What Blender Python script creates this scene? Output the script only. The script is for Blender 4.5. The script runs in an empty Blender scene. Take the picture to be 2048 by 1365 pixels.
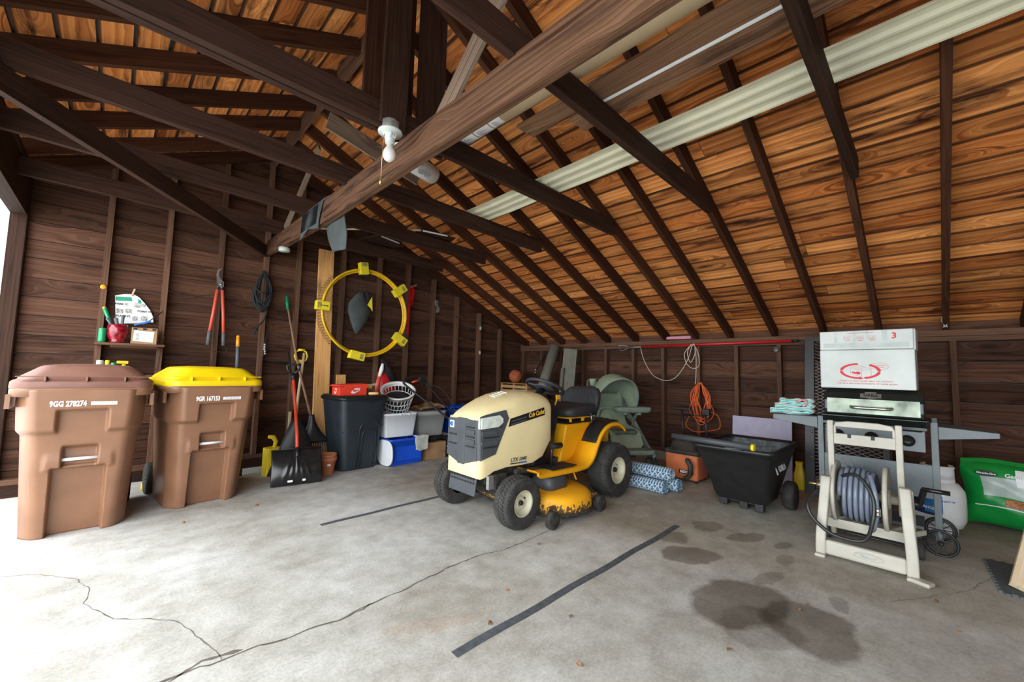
import bpy, math, random
from mathutils import Vector, Matrix
PI = math.pi
sc = bpy.context.scene
col = sc.collection
rn = random.Random(7)

# ---------------------------------------------------------------- camera
F_PX, YAW, PITCH, ROLL = 812.77, math.radians(44.163), math.radians(4.255), math.radians(1.45)
fwd = Vector((math.sin(YAW)*math.cos(PITCH), math.cos(YAW)*math.cos(PITCH), math.sin(PITCH)))
rt0 = Vector((math.cos(YAW), -math.sin(YAW), 0)); up0 = rt0.cross(fwd)
rt = rt0*math.cos(ROLL) + up0*math.sin(ROLL); upv = up0*math.cos(ROLL) - rt0*math.sin(ROLL)
cam = bpy.data.cameras.new('camera'); camo = bpy.data.objects.new('camera', cam); col.objects.link(camo)
cam.sensor_width = 36; cam.sensor_fit = 'HORIZONTAL'; cam.lens = 36*F_PX/2048; cam.clip_start = .02; cam.clip_end = 200
camo.matrix_world = Matrix(((rt.x, upv.x, -fwd.x, 0), (rt.y, upv.y, -fwd.y, 0), (rt.z, upv.z, -fwd.z, 1.2), (0, 0, 0, 1)))
sc.camera = camo

# ---------------------------------------------------------------- light, exposure
sc.view_settings.view_transform = 'Standard'; sc.view_settings.look = 'None'
sc.view_settings.gamma = 1; sc.view_settings.use_curve_mapping = False
sc.view_settings.exposure = 1.52
sc.cycles.use_denoising = True
sc.cycles.max_bounces = 8; sc.cycles.diffuse_bounces = 5; sc.cycles.sample_clamp_indirect = 8
w = bpy.data.worlds.new('world'); sc.world = w; w.use_nodes = True
bgn = w.node_tree.nodes['Background']
bgn.inputs[0].default_value = (.90, .96, 1.0, 1); bgn.inputs[1].default_value = 2.7
def portal(name, loc, rot, sx, sy):
    l = bpy.data.lights.new(name, 'AREA'); l.shape = 'RECTANGLE'; l.size = sx; l.size_y = sy; l.cycles.is_portal = True
    o = bpy.data.objects.new(name, l); col.objects.link(o); o.location = loc; o.rotation_euler = rot
sun = bpy.data.lights.new('sun', 'SUN'); sun.energy = .5; sun.angle = math.radians(45); sun.color = (1, .98, .95)
suno = bpy.data.objects.new('sun', sun); col.objects.link(suno); suno.location = (-4, 2, 6)
suno.rotation_euler = Vector((.50, .10, -.86)).to_track_quat('-Z', 'Y').to_euler()
portal('opening_portal', (-.78, 1.5, 1.25), (0, -PI/2, 0), 2.45, 8.2)

# ---------------------------------------------------------------- mesh builder
class MB:
    def __init__(s): s.v = []; s.f = []; s.uv = []; s.r = []; s.m = []; s.sm = []; s.M = Matrix.Identity(4); s.mi = 0; s.rv = 0.; s.smooth = True
    def V(s, p): s.v.append(tuple(s.M @ Vector(p))); return len(s.v)-1
    def F(s, idx, uv=None, sm=None):
        s.f.append(tuple(idx)); s.uv.append(uv); s.r.append(s.rv); s.m.append(s.mi); s.sm.append(s.smooth if sm is None else sm)
    def box(s, c, d, R=None, taper=None, grain=0):
        c = Vector(c); hx, hy, hz = d[0]/2, d[1]/2, d[2]/2; ids = []; pts = []
        for k in (-1, 1):
            t = taper if (taper and k > 0) else (1, 1)
            for a, b in ((-1, -1), (1, -1), (1, 1), (-1, 1)):
                p = Vector((a*hx*t[0], b*hy*t[1], k*hz)); pts.append(p)
                ids.append(s.V(c + (R @ p if R else p)))
        o = [(0, 3, 2, 1), (4, 5, 6, 7), (0, 1, 5, 4), (1, 2, 6, 5), (2, 3, 7, 6), (3, 0, 4, 7)]
        ax = [1, 1, 1, 0, 1, 0]; oth = [(0, 1), (0, 1), (0, 2), (1, 2), (0, 2), (1, 2)]
        for q, (a, b) in zip(o, oth):
            if grain in (a, b): g, h = (grain, b if grain == a else a)
            else: g, h = a, b
            s.F([ids[i] for i in q], [(pts[i][g], pts[i][h]+d[h]/2) for i in q], False)
    def beam(s, p0, p1, w, h, up=(0, 0, 1), n=1, sag=0, h1=None):
        p0, p1 = Vector(p0), Vector(p1); d = (p1-p0); L = d.length; d.normalize(); up = Vector(up)
        sd = d.cross(up).normalized(); u = sd.cross(d).normalized(); R = []
        for i in range(n+1):
            t = i/n; c = p0.lerp(p1, t); c.z -= sag*4*t*(1-t); hh = h if h1 is None else h+(h1-h)*t
            R.append([s.V(c+sd*a*w/2+u*b*hh/2) for a, b in ((-1, -1), (1, -1), (1, 1), (-1, 1))])
        off = [(0, w), (w, w+h), (w+h, 2*w+h), (2*w+h, 2*w+2*h)]
        for i in range(n):
            for k in range(4):
                a, b = R[i], R[i+1]; k2 = (k+1) % 4; u0, u1 = L*i/n, L*(i+1)/n
                s.F((a[k], a[k2], b[k2], b[k]), [(u0, off[k][0]), (u0, off[k][1]), (u1, off[k][1]), (u1, off[k][0])], False)
        s.F(R[0][::-1], [(0, 0), (w*.3, 0), (w*.3, h), (0, h)], False); s.F(R[-1], [(0, 0), (w*.3, 0), (w*.3, h), (0, h)], False)
    def loft(s, rings, closed=True, cap0=True, cap1=True, sm=None, uvs=None):
        n = len(rings[0]); R = [[s.V(p) for p in r] for r in rings]
        for i in range(len(R)-1):
            for k in range(n if closed else n-1):
                k2 = (k+1) % n
                s.F((R[i][k], R[i][k2], R[i+1][k2], R[i+1][k]), [(k/n, i), ((k+1)/n, i), ((k+1)/n, i+1), (k/n, i+1)], sm)
        if cap0 and closed: s.F(R[0][::-1], None, False)
        if cap1 and closed: s.F(R[-1], None, False)
        return R
    def tube(s, pts, r, n=8, closed=False, cap=True, flat=1.):
        pts = [Vector(p) for p in pts]; m = len(pts); rings = []; prev = None
        rr = r if isinstance(r, (list, tuple)) else [r]*m
        for i in range(m):
            if closed: t = pts[(i+1) % m]-pts[i-1]
            else: t = pts[min(i+1, m-1)]-pts[max(i-1, 0)]
            if t.length < 1e-9: t = Vector((0, 0, 1))
            t.normalize()
            if prev is None:
                a = Vector((0, 0, 1)) if abs(t.z) < .9 else Vector((1, 0, 0)); nx = t.cross(a).normalized()
            else:
                nx = (prev - t*prev.dot(t)); nx = nx.normalized() if nx.length > 1e-6 else t.orthogonal().normalized()
            prev = nx; ny = t.cross(nx)
            rings.append([pts[i]+(nx*math.cos(2*PI*k/n)+ny*flat*math.sin(2*PI*k/n))*rr[i] for k in range(n)])
        if closed: rings.append(rings[0])
        s.loft(rings, cap0=cap and not closed, cap1=cap and not closed, sm=True)
    def lathe(s, prof, n=24, c=(0, 0, 0), R=None, cap0=True, cap1=True, arc=2*PI):
        c = Vector(c); full = abs(arc-2*PI) < 1e-6; rings = []
        for r, z in prof:
            ring = []
            for k in range(n if full else n+1):
                a = arc*k/n; p = Vector((r*math.cos(a), r*math.sin(a), z)); ring.append(c+(R @ p if R else p))
            rings.append(ring)
        s.loft(rings, closed=full, cap0=cap0, cap1=cap1, sm=True)
    def prism(s, poly, d, M=None, sm=False):
        """poly in local XY, extruded along +Z by d, through M"""
        old = s.M; s.M = s.M @ M if M else s.M
        a = [s.V((x, y, 0)) for x, y in poly]; b = [s.V((x, y, d)) for x, y in poly]; n = len(poly)
        s.F(a[::-1], [poly[i] for i in range(n)][::-1], False); s.F(b, list(poly), False)
        for i in range(n):
            j = (i+1) % n; l = math.dist(poly[i], poly[j])
            s.F((a[i], a[j], b[j], b[i]), [(0, 0), (l, 0), (l, d), (0, d)], sm)
        s.M = old
    def ball(s, c, r, n=16, m=10, sc3=(1, 1, 1), R=None):
        c = Vector(c); rings = []
        for i in range(1, m):
            a = PI*i/m; rings.append([c + (R @ q if R else q) for q in [Vector((r*sc3[0]*math.sin(a)*math.cos(2*PI*k/n), r*sc3[1]*math.sin(a)*math.sin(2*PI*k/n), -r*sc3[2]*math.cos(a))) for k in range(n)]])
        RR = s.loft(rings, cap0=False, cap1=False, sm=True)
        p0 = Vector((0, 0, -r*sc3[2])); p1 = Vector((0, 0, r*sc3[2]))
        a = s.V(c+(R @ p0 if R else p0)); b = s.V(c+(R @ p1 if R else p1))
        for k in range(n):
            s.F((RR[0][(k+1) % n], RR[0][k], a), None, True); s.F((RR[-1][k], RR[-1][(k+1) % n], b), None, True)
    def grid(s, fn, nu, nv, sm=True, thick=0):
        ids = [[s.V(fn(i/nu, j/nv)) for j in range(nv+1)] for i in range(nu+1)]
        for i in range(nu):
            for j in range(nv):
                s.F((ids[i][j], ids[i+1][j], ids[i+1][j+1], ids[i][j+1]), [(i/nu, j/nv), ((i+1)/nu, j/nv), ((i+1)/nu, (j+1)/nv), (i/nu, (j+1)/nv)], sm)
    def build(s, name, mats, parent=None, bevel=0, seg=2, solid=0, sub=0, loc=None, rot=None):
        me = bpy.data.meshes.new(name); me.from_pydata(s.v, [], s.f)
        for m in (mats if isinstance(mats, (list, tuple)) else [mats]): me.materials.append(M[m] if isinstance(m, str) else m)
        me.polygons.foreach_set('material_index', s.m); me.polygons.foreach_set('use_smooth', s.sm)
        uvl = me.uv_layers.new(name='UVMap'); at = me.attributes.new('rnd', 'FLOAT', 'FACE')
        data = []
        for f, u in zip(s.f, s.uv):
            if u is None: data += [s.v[i][0] for i in f for _ in (0, 1)] if False else [c for i in f for c in (s.v[i][0], s.v[i][1]+s.v[i][2])]
            else: data += [c for q in u for c in q]
        uvl.data.foreach_set('uv', data); at.data.foreach_set('value', s.r)
        me.update()
        o = bpy.data.objects.new(name, me); col.objects.link(o)
        if parent: o.parent = parent
        if loc: o.location = loc
        if rot: o.rotation_euler = rot
        if solid: q = o.modifiers.new('solid', 'SOLIDIFY'); q.thickness = solid; q.offset = 0
        if bevel: q = o.modifiers.new('bevel', 'BEVEL'); q.width = bevel; q.segments = seg; q.limit_method = 'ANGLE'; q.angle_limit = math.radians(40); q.harden_normals = False
        if sub: q = o.modifiers.new('sub', 'SUBSURF'); q.levels = sub; q.render_levels = sub
        return o
def thing(name, label, cat, loc=(0, 0, 0), rotz=0, group=None, rot=None):
    o = bpy.data.objects.new(name, None); col.objects.link(o); o.location = loc; o.rotation_euler = rot or (0, 0, rotz)
    o.empty_display_size = .1; return tag(o, label, cat, group)
def tag(o, label, cat=None, group=None, kind=None):
    o['label'] = label
    if cat: o['category'] = cat
    if group: o['group'] = group
    if kind: o['kind'] = kind
    return o
def struct(o, label, group=None):
    o['kind'] = 'structure'; o['label'] = label
    if group: o['group'] = group
    return o
def place(o, loc, rot=None):
    o.location = loc
    if rot: o.rotation_euler = rot
    return o
def copy_tree(o, parent=None):
    c = o.copy(); col.objects.link(c)
    if parent: c.parent = parent
    for ch in list(o.children): copy_tree(ch, c)
    return c
def rrect(hx, hy, r, n=4, cx=0, cy=0):
    P = []
    for q, (sx, sy) in enumerate(((1, 1), (-1, 1), (-1, -1), (1, -1))):
        for k in range(n+1):
            a = PI/2*q + PI/2*k/n; P.append((cx+sx*(hx-r)+r*math.cos(a), cy+sy*(hy-r)+r*math.sin(a)))
    return P
def ring(hx, hy, r, z, n=4, cx=0, cy=0): return [(x, y, z) for x, y in rrect(hx, hy, r, n, cx, cy)]
def RZ(a): return Matrix.Rotation(a, 3, 'Z')
def RX(a): return Matrix.Rotation(a, 3, 'X')
def RY(a): return Matrix.Rotation(a, 3, 'Y')
def T(x, y, z): return Matrix.Translation((x, y, z))
def bez(P, n=8):
    """Catmull-Rom through points"""
    P = [Vector(p) for p in P]; out = []
    for i in range(len(P)-1):
        a, b, c, d = P[max(i-1, 0)], P[i], P[i+1], P[min(i+2, len(P)-1)]
        for k in range(n):
            t = k/n; out.append(.5*((2*b)+(c-a)*t+(2*a-5*b+4*c-d)*t*t+(3*b-a-3*c+d)*t**3))
    out.append(P[-1]); return out
def text(s, size, mname, parent, loc, rot, name='lettering', ext=.0006, bold=0, sx=1, shear=0, align='CENTER'):
    c = bpy.data.curves.new('t', 'FONT'); c.body = s; c.size = size; c.extrude = ext; c.align_x = align; c.align_y = 'CENTER'; c.offset = bold; c.shear = shear
    c.resolution_u = 2
    t = bpy.data.objects.new('t', c); col.objects.link(t); bpy.context.view_layer.update()
    me = bpy.data.meshes.new_from_object(t); bpy.data.objects.remove(t); me.materials.clear(); me.materials.append(M[mname])
    o = bpy.data.objects.new(name, me); col.objects.link(o); o.parent = parent; o.location = loc; o.rotation_euler = rot; o.scale = (sx, 1, 1)
    return o

# ---------------------------------------------------------------- materials
M = {}
def nodes(name):
    m = bpy.data.materials.new(name); m.use_nodes = True; nt = m.node_tree; M[name] = m
    return m, nt, nt.nodes['Principled BSDF'], lambda t, **k: mk(nt, t, **k)
def mk(nt, t, **k):
    n = nt.nodes.new('ShaderNode'+t)
    for a, b in k.items():
        if a.startswith('i'): n.inputs[int(a[1:])].default_value = b
        else: setattr(n, a, b)
    return n
def mat(name, c, rough=.5, metal=0, var=.12, scale=12, bump=0, c2=None, spec=.5, bscale=None, emit=0, coat=0, trans=0, cut=.5, alpha=1):
    m, nt, P, N = nodes(name); L = nt.links.new
    tc = N('TexCoord'); no = N('TexNoise'); no.inputs['Scale'].default_value = scale; no.inputs['Detail'].default_value = 5; L(tc.outputs['Object'], no.inputs['Vector'])
    rp = N('ValToRGB'); c = tuple(c); d = c2 or tuple(x*(1-var*1.8) for x in c)
    rp.color_ramp.elements[0].color = d+(1,); rp.color_ramp.elements[1].color = tuple(min(1, x*(1+var*.6)) for x in c)+(1,)
    rp.color_ramp.elements[0].position = cut-.22; rp.color_ramp.elements[1].position = cut+.18
    L(no.outputs['Fac'], rp.inputs['Fac']); L(rp.outputs['Color'], P.inputs['Base Color'])
    P.inputs['Roughness'].default_value = rough; P.inputs['Metallic'].default_value = metal; P.inputs['Specular IOR Level'].default_value = spec
    if coat: P.inputs['Coat Weight'].default_value = coat
    if trans: P.inputs['Transmission Weight'].default_value = trans
    if alpha < 1: P.inputs['Alpha'].default_value = alpha
    if emit: P.inputs['Emission Color'].default_value = c+(1,); P.inputs['Emission Strength'].default_value = emit
    if bump:
        n2 = N('TexNoise'); n2.inputs['Scale'].default_value = bscale or scale*8; n2.inputs['Detail'].default_value = 3; L(tc.outputs['Object'], n2.inputs['Vector'])
        b = N('Bump'); b.inputs['Strength'].default_value = bump; b.inputs['Distance'].default_value = .004; L(n2.outputs['Fac'], b.inputs['Height']); L(b.outputs['Normal'], P.inputs['Normal'])
    return m
def wood(name, light, mid, dark, rough=.75, streak=.45, knots=.5, gs=1., bright=.25, spec=.12, wavy=.35, alt=None, edge=0):
    """UV u runs along the grain in metres; rnd changes from piece to piece"""
    m, nt, P, N = nodes(name); L = nt.links.new
    uv = N('UVMap', uv_map='UVMap'); at = N('Attribute', attribute_name='rnd')
    mul = N('VectorMath', operation='MULTIPLY_ADD'); cmb = N('CombineXYZ')
    ml = N('Math', operation='MULTIPLY', i1=91.7); L(at.outputs['Fac'], ml.inputs[0])
    ml2 = N('Math', operation='MULTIPLY', i1=33.1); L(at.outputs['Fac'], ml2.inputs[0])
    L(ml.outputs[0], cmb.inputs[0]); L(ml2.outputs[0], cmb.inputs[1]); L(ml.outputs[0], cmb.inputs[2])
    ad = N('VectorMath', operation='ADD'); L(uv.outputs[0], ad.inputs[0]); L(cmb.outputs[0], ad.inputs[1])
    # knots bend the grain
    mpk = N('Mapping'); mpk.inputs['Scale'].default_value = (1.6, 5.5, 1); L(ad.outputs[0], mpk.inputs[0])
    vo = N('TexVoronoi'); vo.inputs['Scale'].default_value = 1.; L(mpk.outputs[0], vo.inputs['Vector'])
    kn = N('MapRange', i1=0., i2=.20, i3=1., i4=0.); L(vo.outputs['Distance'], kn.inputs[0])
    kw = N('MapRange', i1=0., i2=.5, i3=1., i4=0.); kw.interpolation_type = 'SMOOTHSTEP'; L(vo.outputs['Distance'], kw.inputs[0])
    mp = N('Mapping'); mp.inputs['Scale'].default_value = (1.1*gs, 26*gs, 1); L(ad.outputs[0], mp.inputs[0])
    dis = N('VectorMath', operation='MULTIPLY_ADD'); cb2 = N('CombineXYZ', i0=0., i2=0.); kk = N('Math', operation='MULTIPLY', i1=2.6*knots); L(kw.outputs[0], kk.inputs[0]); L(kk.outputs[0], cb2.inputs[1])
    ad2 = N('VectorMath', operation='ADD'); L(mp.outputs[0], ad2.inputs[0]); L(cb2.outputs[0], ad2.inputs[1])
    g = N('TexNoise'); g.inputs['Scale'].default_value = 1.6; g.inputs['Detail'].default_value = 6; g.inputs['Roughness'].default_value = .62; g.inputs['Distortion'].default_value = .35; L(ad2.outputs[0], g.inputs['Vector'])
    wv = N('TexWave', bands_direction='Y', wave_profile='SAW'); wv.inputs['Scale'].default_value = .55; wv.inputs['Distortion'].default_value = 5.5; wv.inputs['Detail'].default_value = 3; wv.inputs['Detail Scale'].default_value = .55; L(ad2.outputs[0], wv.inputs['Vector'])
    gm = N('Mix', data_type='FLOAT'); gm.inputs['Factor'].default_value = wavy; L(g.outputs['Fac'], gm.inputs['A'])
    wr = N('MapRange', i1=0., i2=1., i3=.25, i4=.72); L(wv.outputs['Fac'], wr.inputs[0]); L(wr.outputs[0], gm.inputs['B'])
    r1 = N('ValToRGB'); e = r1.color_ramp.elements; e[0].position = .34; e[0].color = mid+(1,); e[1].position = .62; e[1].color = light+(1,); L(gm.outputs['Result'], r1.inputs['Fac'])
    # long dark streaks
    mp3 = N('Mapping'); mp3.inputs['Scale'].default_value = (.9, 7, 1); L(ad.outputs[0], mp3.inputs[0])
    s = N('TexNoise'); s.inputs['Scale'].default_value = 1.5; s.inputs['Detail'].default_value = 5; s.inputs['Roughness'].default_value = .65; L(mp3.outputs[0], s.inputs['Vector'])
    rs = N('MapRange', i1=.5+.1*(1-streak), i2=.72, i3=0., i4=1.); L(s.outputs['Fac'], rs.inputs[0])
    base = r1.outputs['Color']
    if alt:
        fa = N('Math', operation='FRACT'); f3 = N('Math', operation='MULTIPLY', i1=7.37); L(at.outputs['Fac'], f3.inputs[0]); L(f3.outputs[0], fa.inputs[0])
        ma = N('Mix', data_type='RGBA', blend_type='MULTIPLY'); ma.inputs['B'].default_value = alt+(1,); L(fa.outputs[0], ma.inputs['Factor']); L(base, ma.inputs['A']); base = ma.outputs['Result']
    mx = N('Mix', data_type='RGBA'); mx.inputs['B'].default_value = dark+(1,); L(base, mx.inputs['A'])
    sm = N('Math', operation='MULTIPLY', i1=streak*1.6); sm.use_clamp = True; L(rs.outputs[0], sm.inputs[0]); L(sm.outputs[0], mx.inputs['Factor'])
    mx2 = N('Mix', data_type='RGBA'); mx2.inputs['B'].default_value = tuple(.5*a for a in dark)+(1,); L(mx.outputs['Result'], mx2.inputs['A'])
    km = N('Math', operation='MULTIPLY', i1=knots); km.use_clamp = True; L(kn.outputs[0], km.inputs[0]); L(km.outputs[0], mx2.inputs['Factor'])
    cur = mx2.outputs['Result']
    mp4 = N('Mapping'); mp4.inputs['Scale'].default_value = (1.0, 34, 1); L(ad2.outputs[0], mp4.inputs[0]); mp4.inputs['Scale'].default_value = (1.3, 1.25, 1)
    ln = N('TexNoise'); ln.inputs['Scale'].default_value = 1.0; ln.inputs['Detail'].default_value = 2; L(mp4.outputs[0], ln.inputs['Vector'])
    lr = N('MapRange', i1=.60, i2=.66, i3=0., i4=streak); L(ln.outputs['Fac'], lr.inputs[0])
    ml_ = N('Mix', data_type='RGBA', blend_type='MULTIPLY'); ml_.inputs['B'].default_value = (.35, .26, .22, 1); L(lr.outputs[0], ml_.inputs['Factor']); L(cur, ml_.inputs['A']); cur = ml_.outputs['Result']
    if edge:
        su = N('SeparateXYZ'); L(uv.outputs[0], su.inputs[0]); er = N('MapRange', i1=edge*.6, i2=edge*1.5, i3=.85, i4=0.); L(su.outputs[1], er.inputs[0])
        me_ = N('Mix', data_type='RGBA'); me_.inputs['B'].default_value = tuple(.6*a for a in dark)+(1,); L(er.outputs[0], me_.inputs['Factor']); L(cur, me_.inputs['A']); cur = me_.outputs['Result']
    # piece to piece brightness
    fr = N('MapRange', i1=0., i2=1., i3=1-bright, i4=1+bright); L(at.outputs['Fac'], fr.inputs[0])
    sca = N('VectorMath', operation='SCALE'); L(cur, sca.inputs[0]); L(fr.outputs[0], sca.inputs['Scale'])
    L(sca.outputs[0], P.inputs['Base Color']); P.inputs['Roughness'].default_value = rough; P.inputs['Specular IOR Level'].default_value = spec
    b = N('Bump'); b.inputs['Strength'].default_value = .35; b.inputs['Distance'].default_value = .003; L(g.outputs['Fac'], b.inputs['Height']); L(b.outputs['Normal'], P.inputs['Normal'])
    return m
wood('roof_wood', (.88, .385, .12), (.48, .145, .034), (.05, .017, .010), streak=.75, knots=1., bright=.26, gs=.42, spec=.15, wavy=.38, alt=(.72, .58, .5), edge=.012)
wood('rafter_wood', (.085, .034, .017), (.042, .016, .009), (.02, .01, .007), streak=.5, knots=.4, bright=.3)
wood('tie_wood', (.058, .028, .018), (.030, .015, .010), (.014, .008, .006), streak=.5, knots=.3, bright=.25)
wood('beam_wood', (.17, .088, .048), (.060, .029, .018), (.028, .014, .011), streak=.75, knots=1., gs=.75, bright=.1, wavy=.4)
wood('wall_wood', (.118, .056, .034), (.058, .025, .015), (.018, .009, .007), streak=.6, knots=.8, bright=.42, gs=.6, edge=.006)
wood('stud_wood', (.16, .085, .052), (.09, .045, .027), (.04, .02, .014), streak=.4, knots=.3, bright=.25)
wood('grey_wood', (.30, .22, .16), (.15, .10, .07), (.07, .045, .032), streak=.4, knots=.6, bright=.1, wavy=.6)
wood('plank_wood', (.27, .15, .085), (.15, .075, .042), (.06, .03, .02), streak=.7, knots=.4, bright=.15)
wood('pine', (.80, .46, .18), (.64, .31, .10), (.36, .15, .05), streak=.3, knots=.9, bright=.08)
wood('pale_wood', (.72, .58, .40), (.58, .43, .27), (.4, .28, .17), streak=.2, knots=.2, bright=.1)
wood('crate_wood', (.62, .38, .16), (.48, .26, .1), (.25, .12, .05), streak=.2, knots=.2, bright=.15)
mat('paper_white', (.82, .82, .80), .8, var=.05)
mat('white_paint', (.86, .88, .88), .6, var=.03)

# concrete with stains (poured slab, oil and water marks) and wide brownish tints
def concrete():
    m, nt, P, N = nodes('concrete'); L = nt.links.new
    tc = N('TexCoord'); 
    def noise(s, d=6, r=.6, v=None, dist=0):
        n = N('TexNoise'); n.inputs['Scale'].default_value = s; n.inputs['Detail'].default_value = d; n.inputs['Roughness'].default_value = r; n.inputs['Distortion'].default_value = dist; L(v or tc.outputs['Object'], n.inputs['Vector']); return n
    n1 = noise(.9, 7, .6); n2 = noise(6, 8, .7); n3 = noise(70, 4, .6)
    r1 = N('ValToRGB'); e = r1.color_ramp.elements; e[0].position = .36; e[0].color = (.37, .35, .31, 1); e[1].position = .62; e[1].color = (.53, .53, .515, 1); L(n1.outputs['Fac'], r1.inputs['Fac'])
    r2 = N('ValToRGB'); e = r2.color_ramp.elements; e[0].position = .3; e[0].color = (.72, .70, .66, 1); e[1].position = .62; e[1].color = (1.08, 1.08, 1.08, 1); L(n2.outputs['Fac'], r2.inputs['Fac'])
    mu = N('Mix', data_type='RGBA', blend_type='MULTIPLY'); mu.inputs['Factor'].default_value = 1; L(r1.outputs['Color'], mu.inputs['A']); L(r2.outputs['Color'], mu.inputs['B'])
    r3 = N('ValToRGB'); e = r3.color_ramp.elements; e[0].position = .3; e[0].color = (.82, .82, .82, 1); e[1].position = .6; e[1].color = (1.05, 1.05, 1.05, 1); L(n3.outputs['Fac'], r3.inputs['Fac'])
    mu2 = N('Mix', data_type='RGBA', blend_type='MULTIPLY'); mu2.inputs['Factor'].default_value = 1; L(mu.outputs['Result'], mu2.inputs['A']); L(r3.outputs['Color'], mu2.inputs['B'])
    cur = mu2.outputs['Result']
    # the widest entries below make the floor darker and browner towards the low wall
    sp = N('SeparateXYZ'); L(tc.outputs['Object'], sp.inputs[0])
    # stains and tints: centre x, y, half length, half width, angle, darkness, colour
    ndis = noise(3.2, 5, .6); nv = N('VectorMath', operation='SUBTRACT'); nv.inputs[1].default_value = (.5, .5, .5); L(ndis.outputs['Color'], nv.inputs[0])
    sv = N('VectorMath', operation='SCALE'); sv.inputs['Scale'].default_value = .22; L(nv.outputs[0], sv.inputs[0])
    av = N('VectorMath', operation='ADD'); L(tc.outputs['Object'], av.inputs[0]); L(sv.outputs[0], av.inputs[1])
    def stain(cx, cy, a, b, ang, dark, colr):
        nonlocal cur
        mp = N('Mapping', vector_type='TEXTURE'); mp.inputs['Location'].default_value = (cx, cy, 0); mp.inputs['Rotation'].default_value = (0, 0, math.radians(ang)); mp.inputs['Scale'].default_value = (a, b, 1)
        L(av.outputs[0], mp.inputs[0]); s2 = N('SeparateXYZ'); L(mp.outputs[0], s2.inputs[0]); cm = N('CombineXYZ'); L(s2.outputs[0], cm.inputs[0]); L(s2.outputs[1], cm.inputs[1])
        le = N('VectorMath', operation='LENGTH'); L(cm.outputs[0], le.inputs[0])
        mr = N('MapRange', i1=.88, i2=1.04, i3=dark, i4=0.); L(le.outputs['Value'], mr.inputs[0])
        mx = N('Mix', data_type='RGBA', blend_type='MULTIPLY'); L(mr.outputs[0], mx.inputs['Factor']); L(cur, mx.inputs['A']); mx.inputs['B'].default_value = colr+(1,); cur = mx.outputs['Result']
    for s in STAINS_TINTS: stain(*s)
    L(cur, P.inputs['Base Color']); P.inputs['Roughness'].default_value = .72; P.inputs['Specular IOR Level'].default_value = .35
    b = N('Bump'); b.inputs['Strength'].default_value = .25; b.inputs['Distance'].default_value = .004; L(n3.outputs['Fac'], b.inputs['Height']); L(b.outputs['Normal'], P.inputs['Normal'])
DK = (.32, .28, .24)
STAINS_TINTS = [(2.48, .76, .30, .22, -15, .8, DK), (2.50, .45, .27, .20, 15, .75, DK), (2.30, .62, .2, .16, 0, .4, DK), (1.50, .50, .15, .14, 0, .7, DK),
          (1.77, .40, .20, .12, -15, .65, DK), (2.86, 1.17, .2, .13, -30, .7, DK), (3.05, 1.38, .12, .09, 0, .5, DK), (3.5, 1.3, .16, .1, -10, .55, DK), (3.48, 1.02, .17, .07, -20, .55, DK), (3.5, .8, .1, .05, 0, .5, DK),
          (2.9, .72, .15, .06, -20, .5, DK), (3.25, .70, .1, .05, 0, .4, DK), (2.88, .38, .1, .05, 0, .4, DK), (3.02, 2.55, .3, .16, 0, .4, DK),
          (1.16, 1.68, .26, .06, -25, .25, (1.0, .62, .4)), (2.6, 3.3, .6, .4, 0, .2, (.85, .8, .6)), (3.0, 1.7, 1.6, .7, 0, .14, (.9, .82, .66)), (4.5, 1.2, 1.7, 2.6, 0, .5, (.72, .66, .52)), (4.4, 4.2, 2.6, 1.4, 10, .35, (.75, .7, .6))]  # wide last entries tint the floor darker and browner towards the low wall
concrete()
mat('crack', (.13, .11, .09), .95, var=.3)
mat('asphalt_pale', (.62, .62, .60), .8, var=.1, scale=3)

# ================================================================ the setting
W, G, XL = 5.68, 5.60, -.66           # stud faces of the low wall and the gable wall; inner face of the left wall
SR = .455; ZR0 = 1.70                 # roof: underside of the right rafters z = ZR0 + SR*(W-x)
SLf = .4375; ZL0 = 2.88               # left rafters z = ZL0 + SLf*(x-XL)
XR = (ZR0+SR*W-ZL0+SLf*XL)/(SR+SLf)   # ridge
zR = lambda x: ZR0+SR*(W-x)
zL = lambda x: ZL0+SLf*(x-XL)
RH = .135                             # rafter depth, vertical
YN = -3.2                             # how far the building runs behind the camera
b = MB(); b.box((2.6, 1.3, -.05), (6.9, 9.1, .1)); fl = b.build('floor', 'concrete'); struct(fl, 'worn pale concrete garage floor with cracks and oil stains')
b = MB(); b.box((-9.9, 1.3, -.06), (18, 30, .1)); fl2 = b.build('driveway', 'asphalt_pale'); struct(fl2, 'bright driveway outside the open left side')
# cracks in the slab: narrow ragged furrows
def crack(pts, wd):
    b = MB(); P = []; r2 = random.Random(len(pts)*7)
    for i in range(len(pts)-1):
        a, c = Vector(pts[i]+(0,)), Vector(pts[i+1]+(0,)); n = max(2, int((c-a).length/.035))
        for k in range(n): P.append(a.lerp(c, k/n)+Vector((r2.uniform(-.007, .007), r2.uniform(-.007, .007), 0)))
    P.append(Vector(pts[-1]+(0,))); L = []; 
    for i, p in enumerate(P):
        d = (P[min(i+1, len(P)-1)]-P[max(i-1, 0)]).normalized(); n = Vector((-d.y, d.x, 0)); w_ = wd*(.35+.65*r2.random()**2)*(1-.6*i/len(P)) if 0 < i < len(P)-1 else 0
        L.append((b.V(p+n*w_+Vector((0, 0, .0012))), b.V(p-n*w_+Vector((0, 0, .0012)))))
    for i in range(len(L)-1): b.F((L[i][0], L[i][1], L[i+1][1], L[i+1][0]), None, False)
    o = b.build('crack', 'crack', fl); return o
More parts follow.
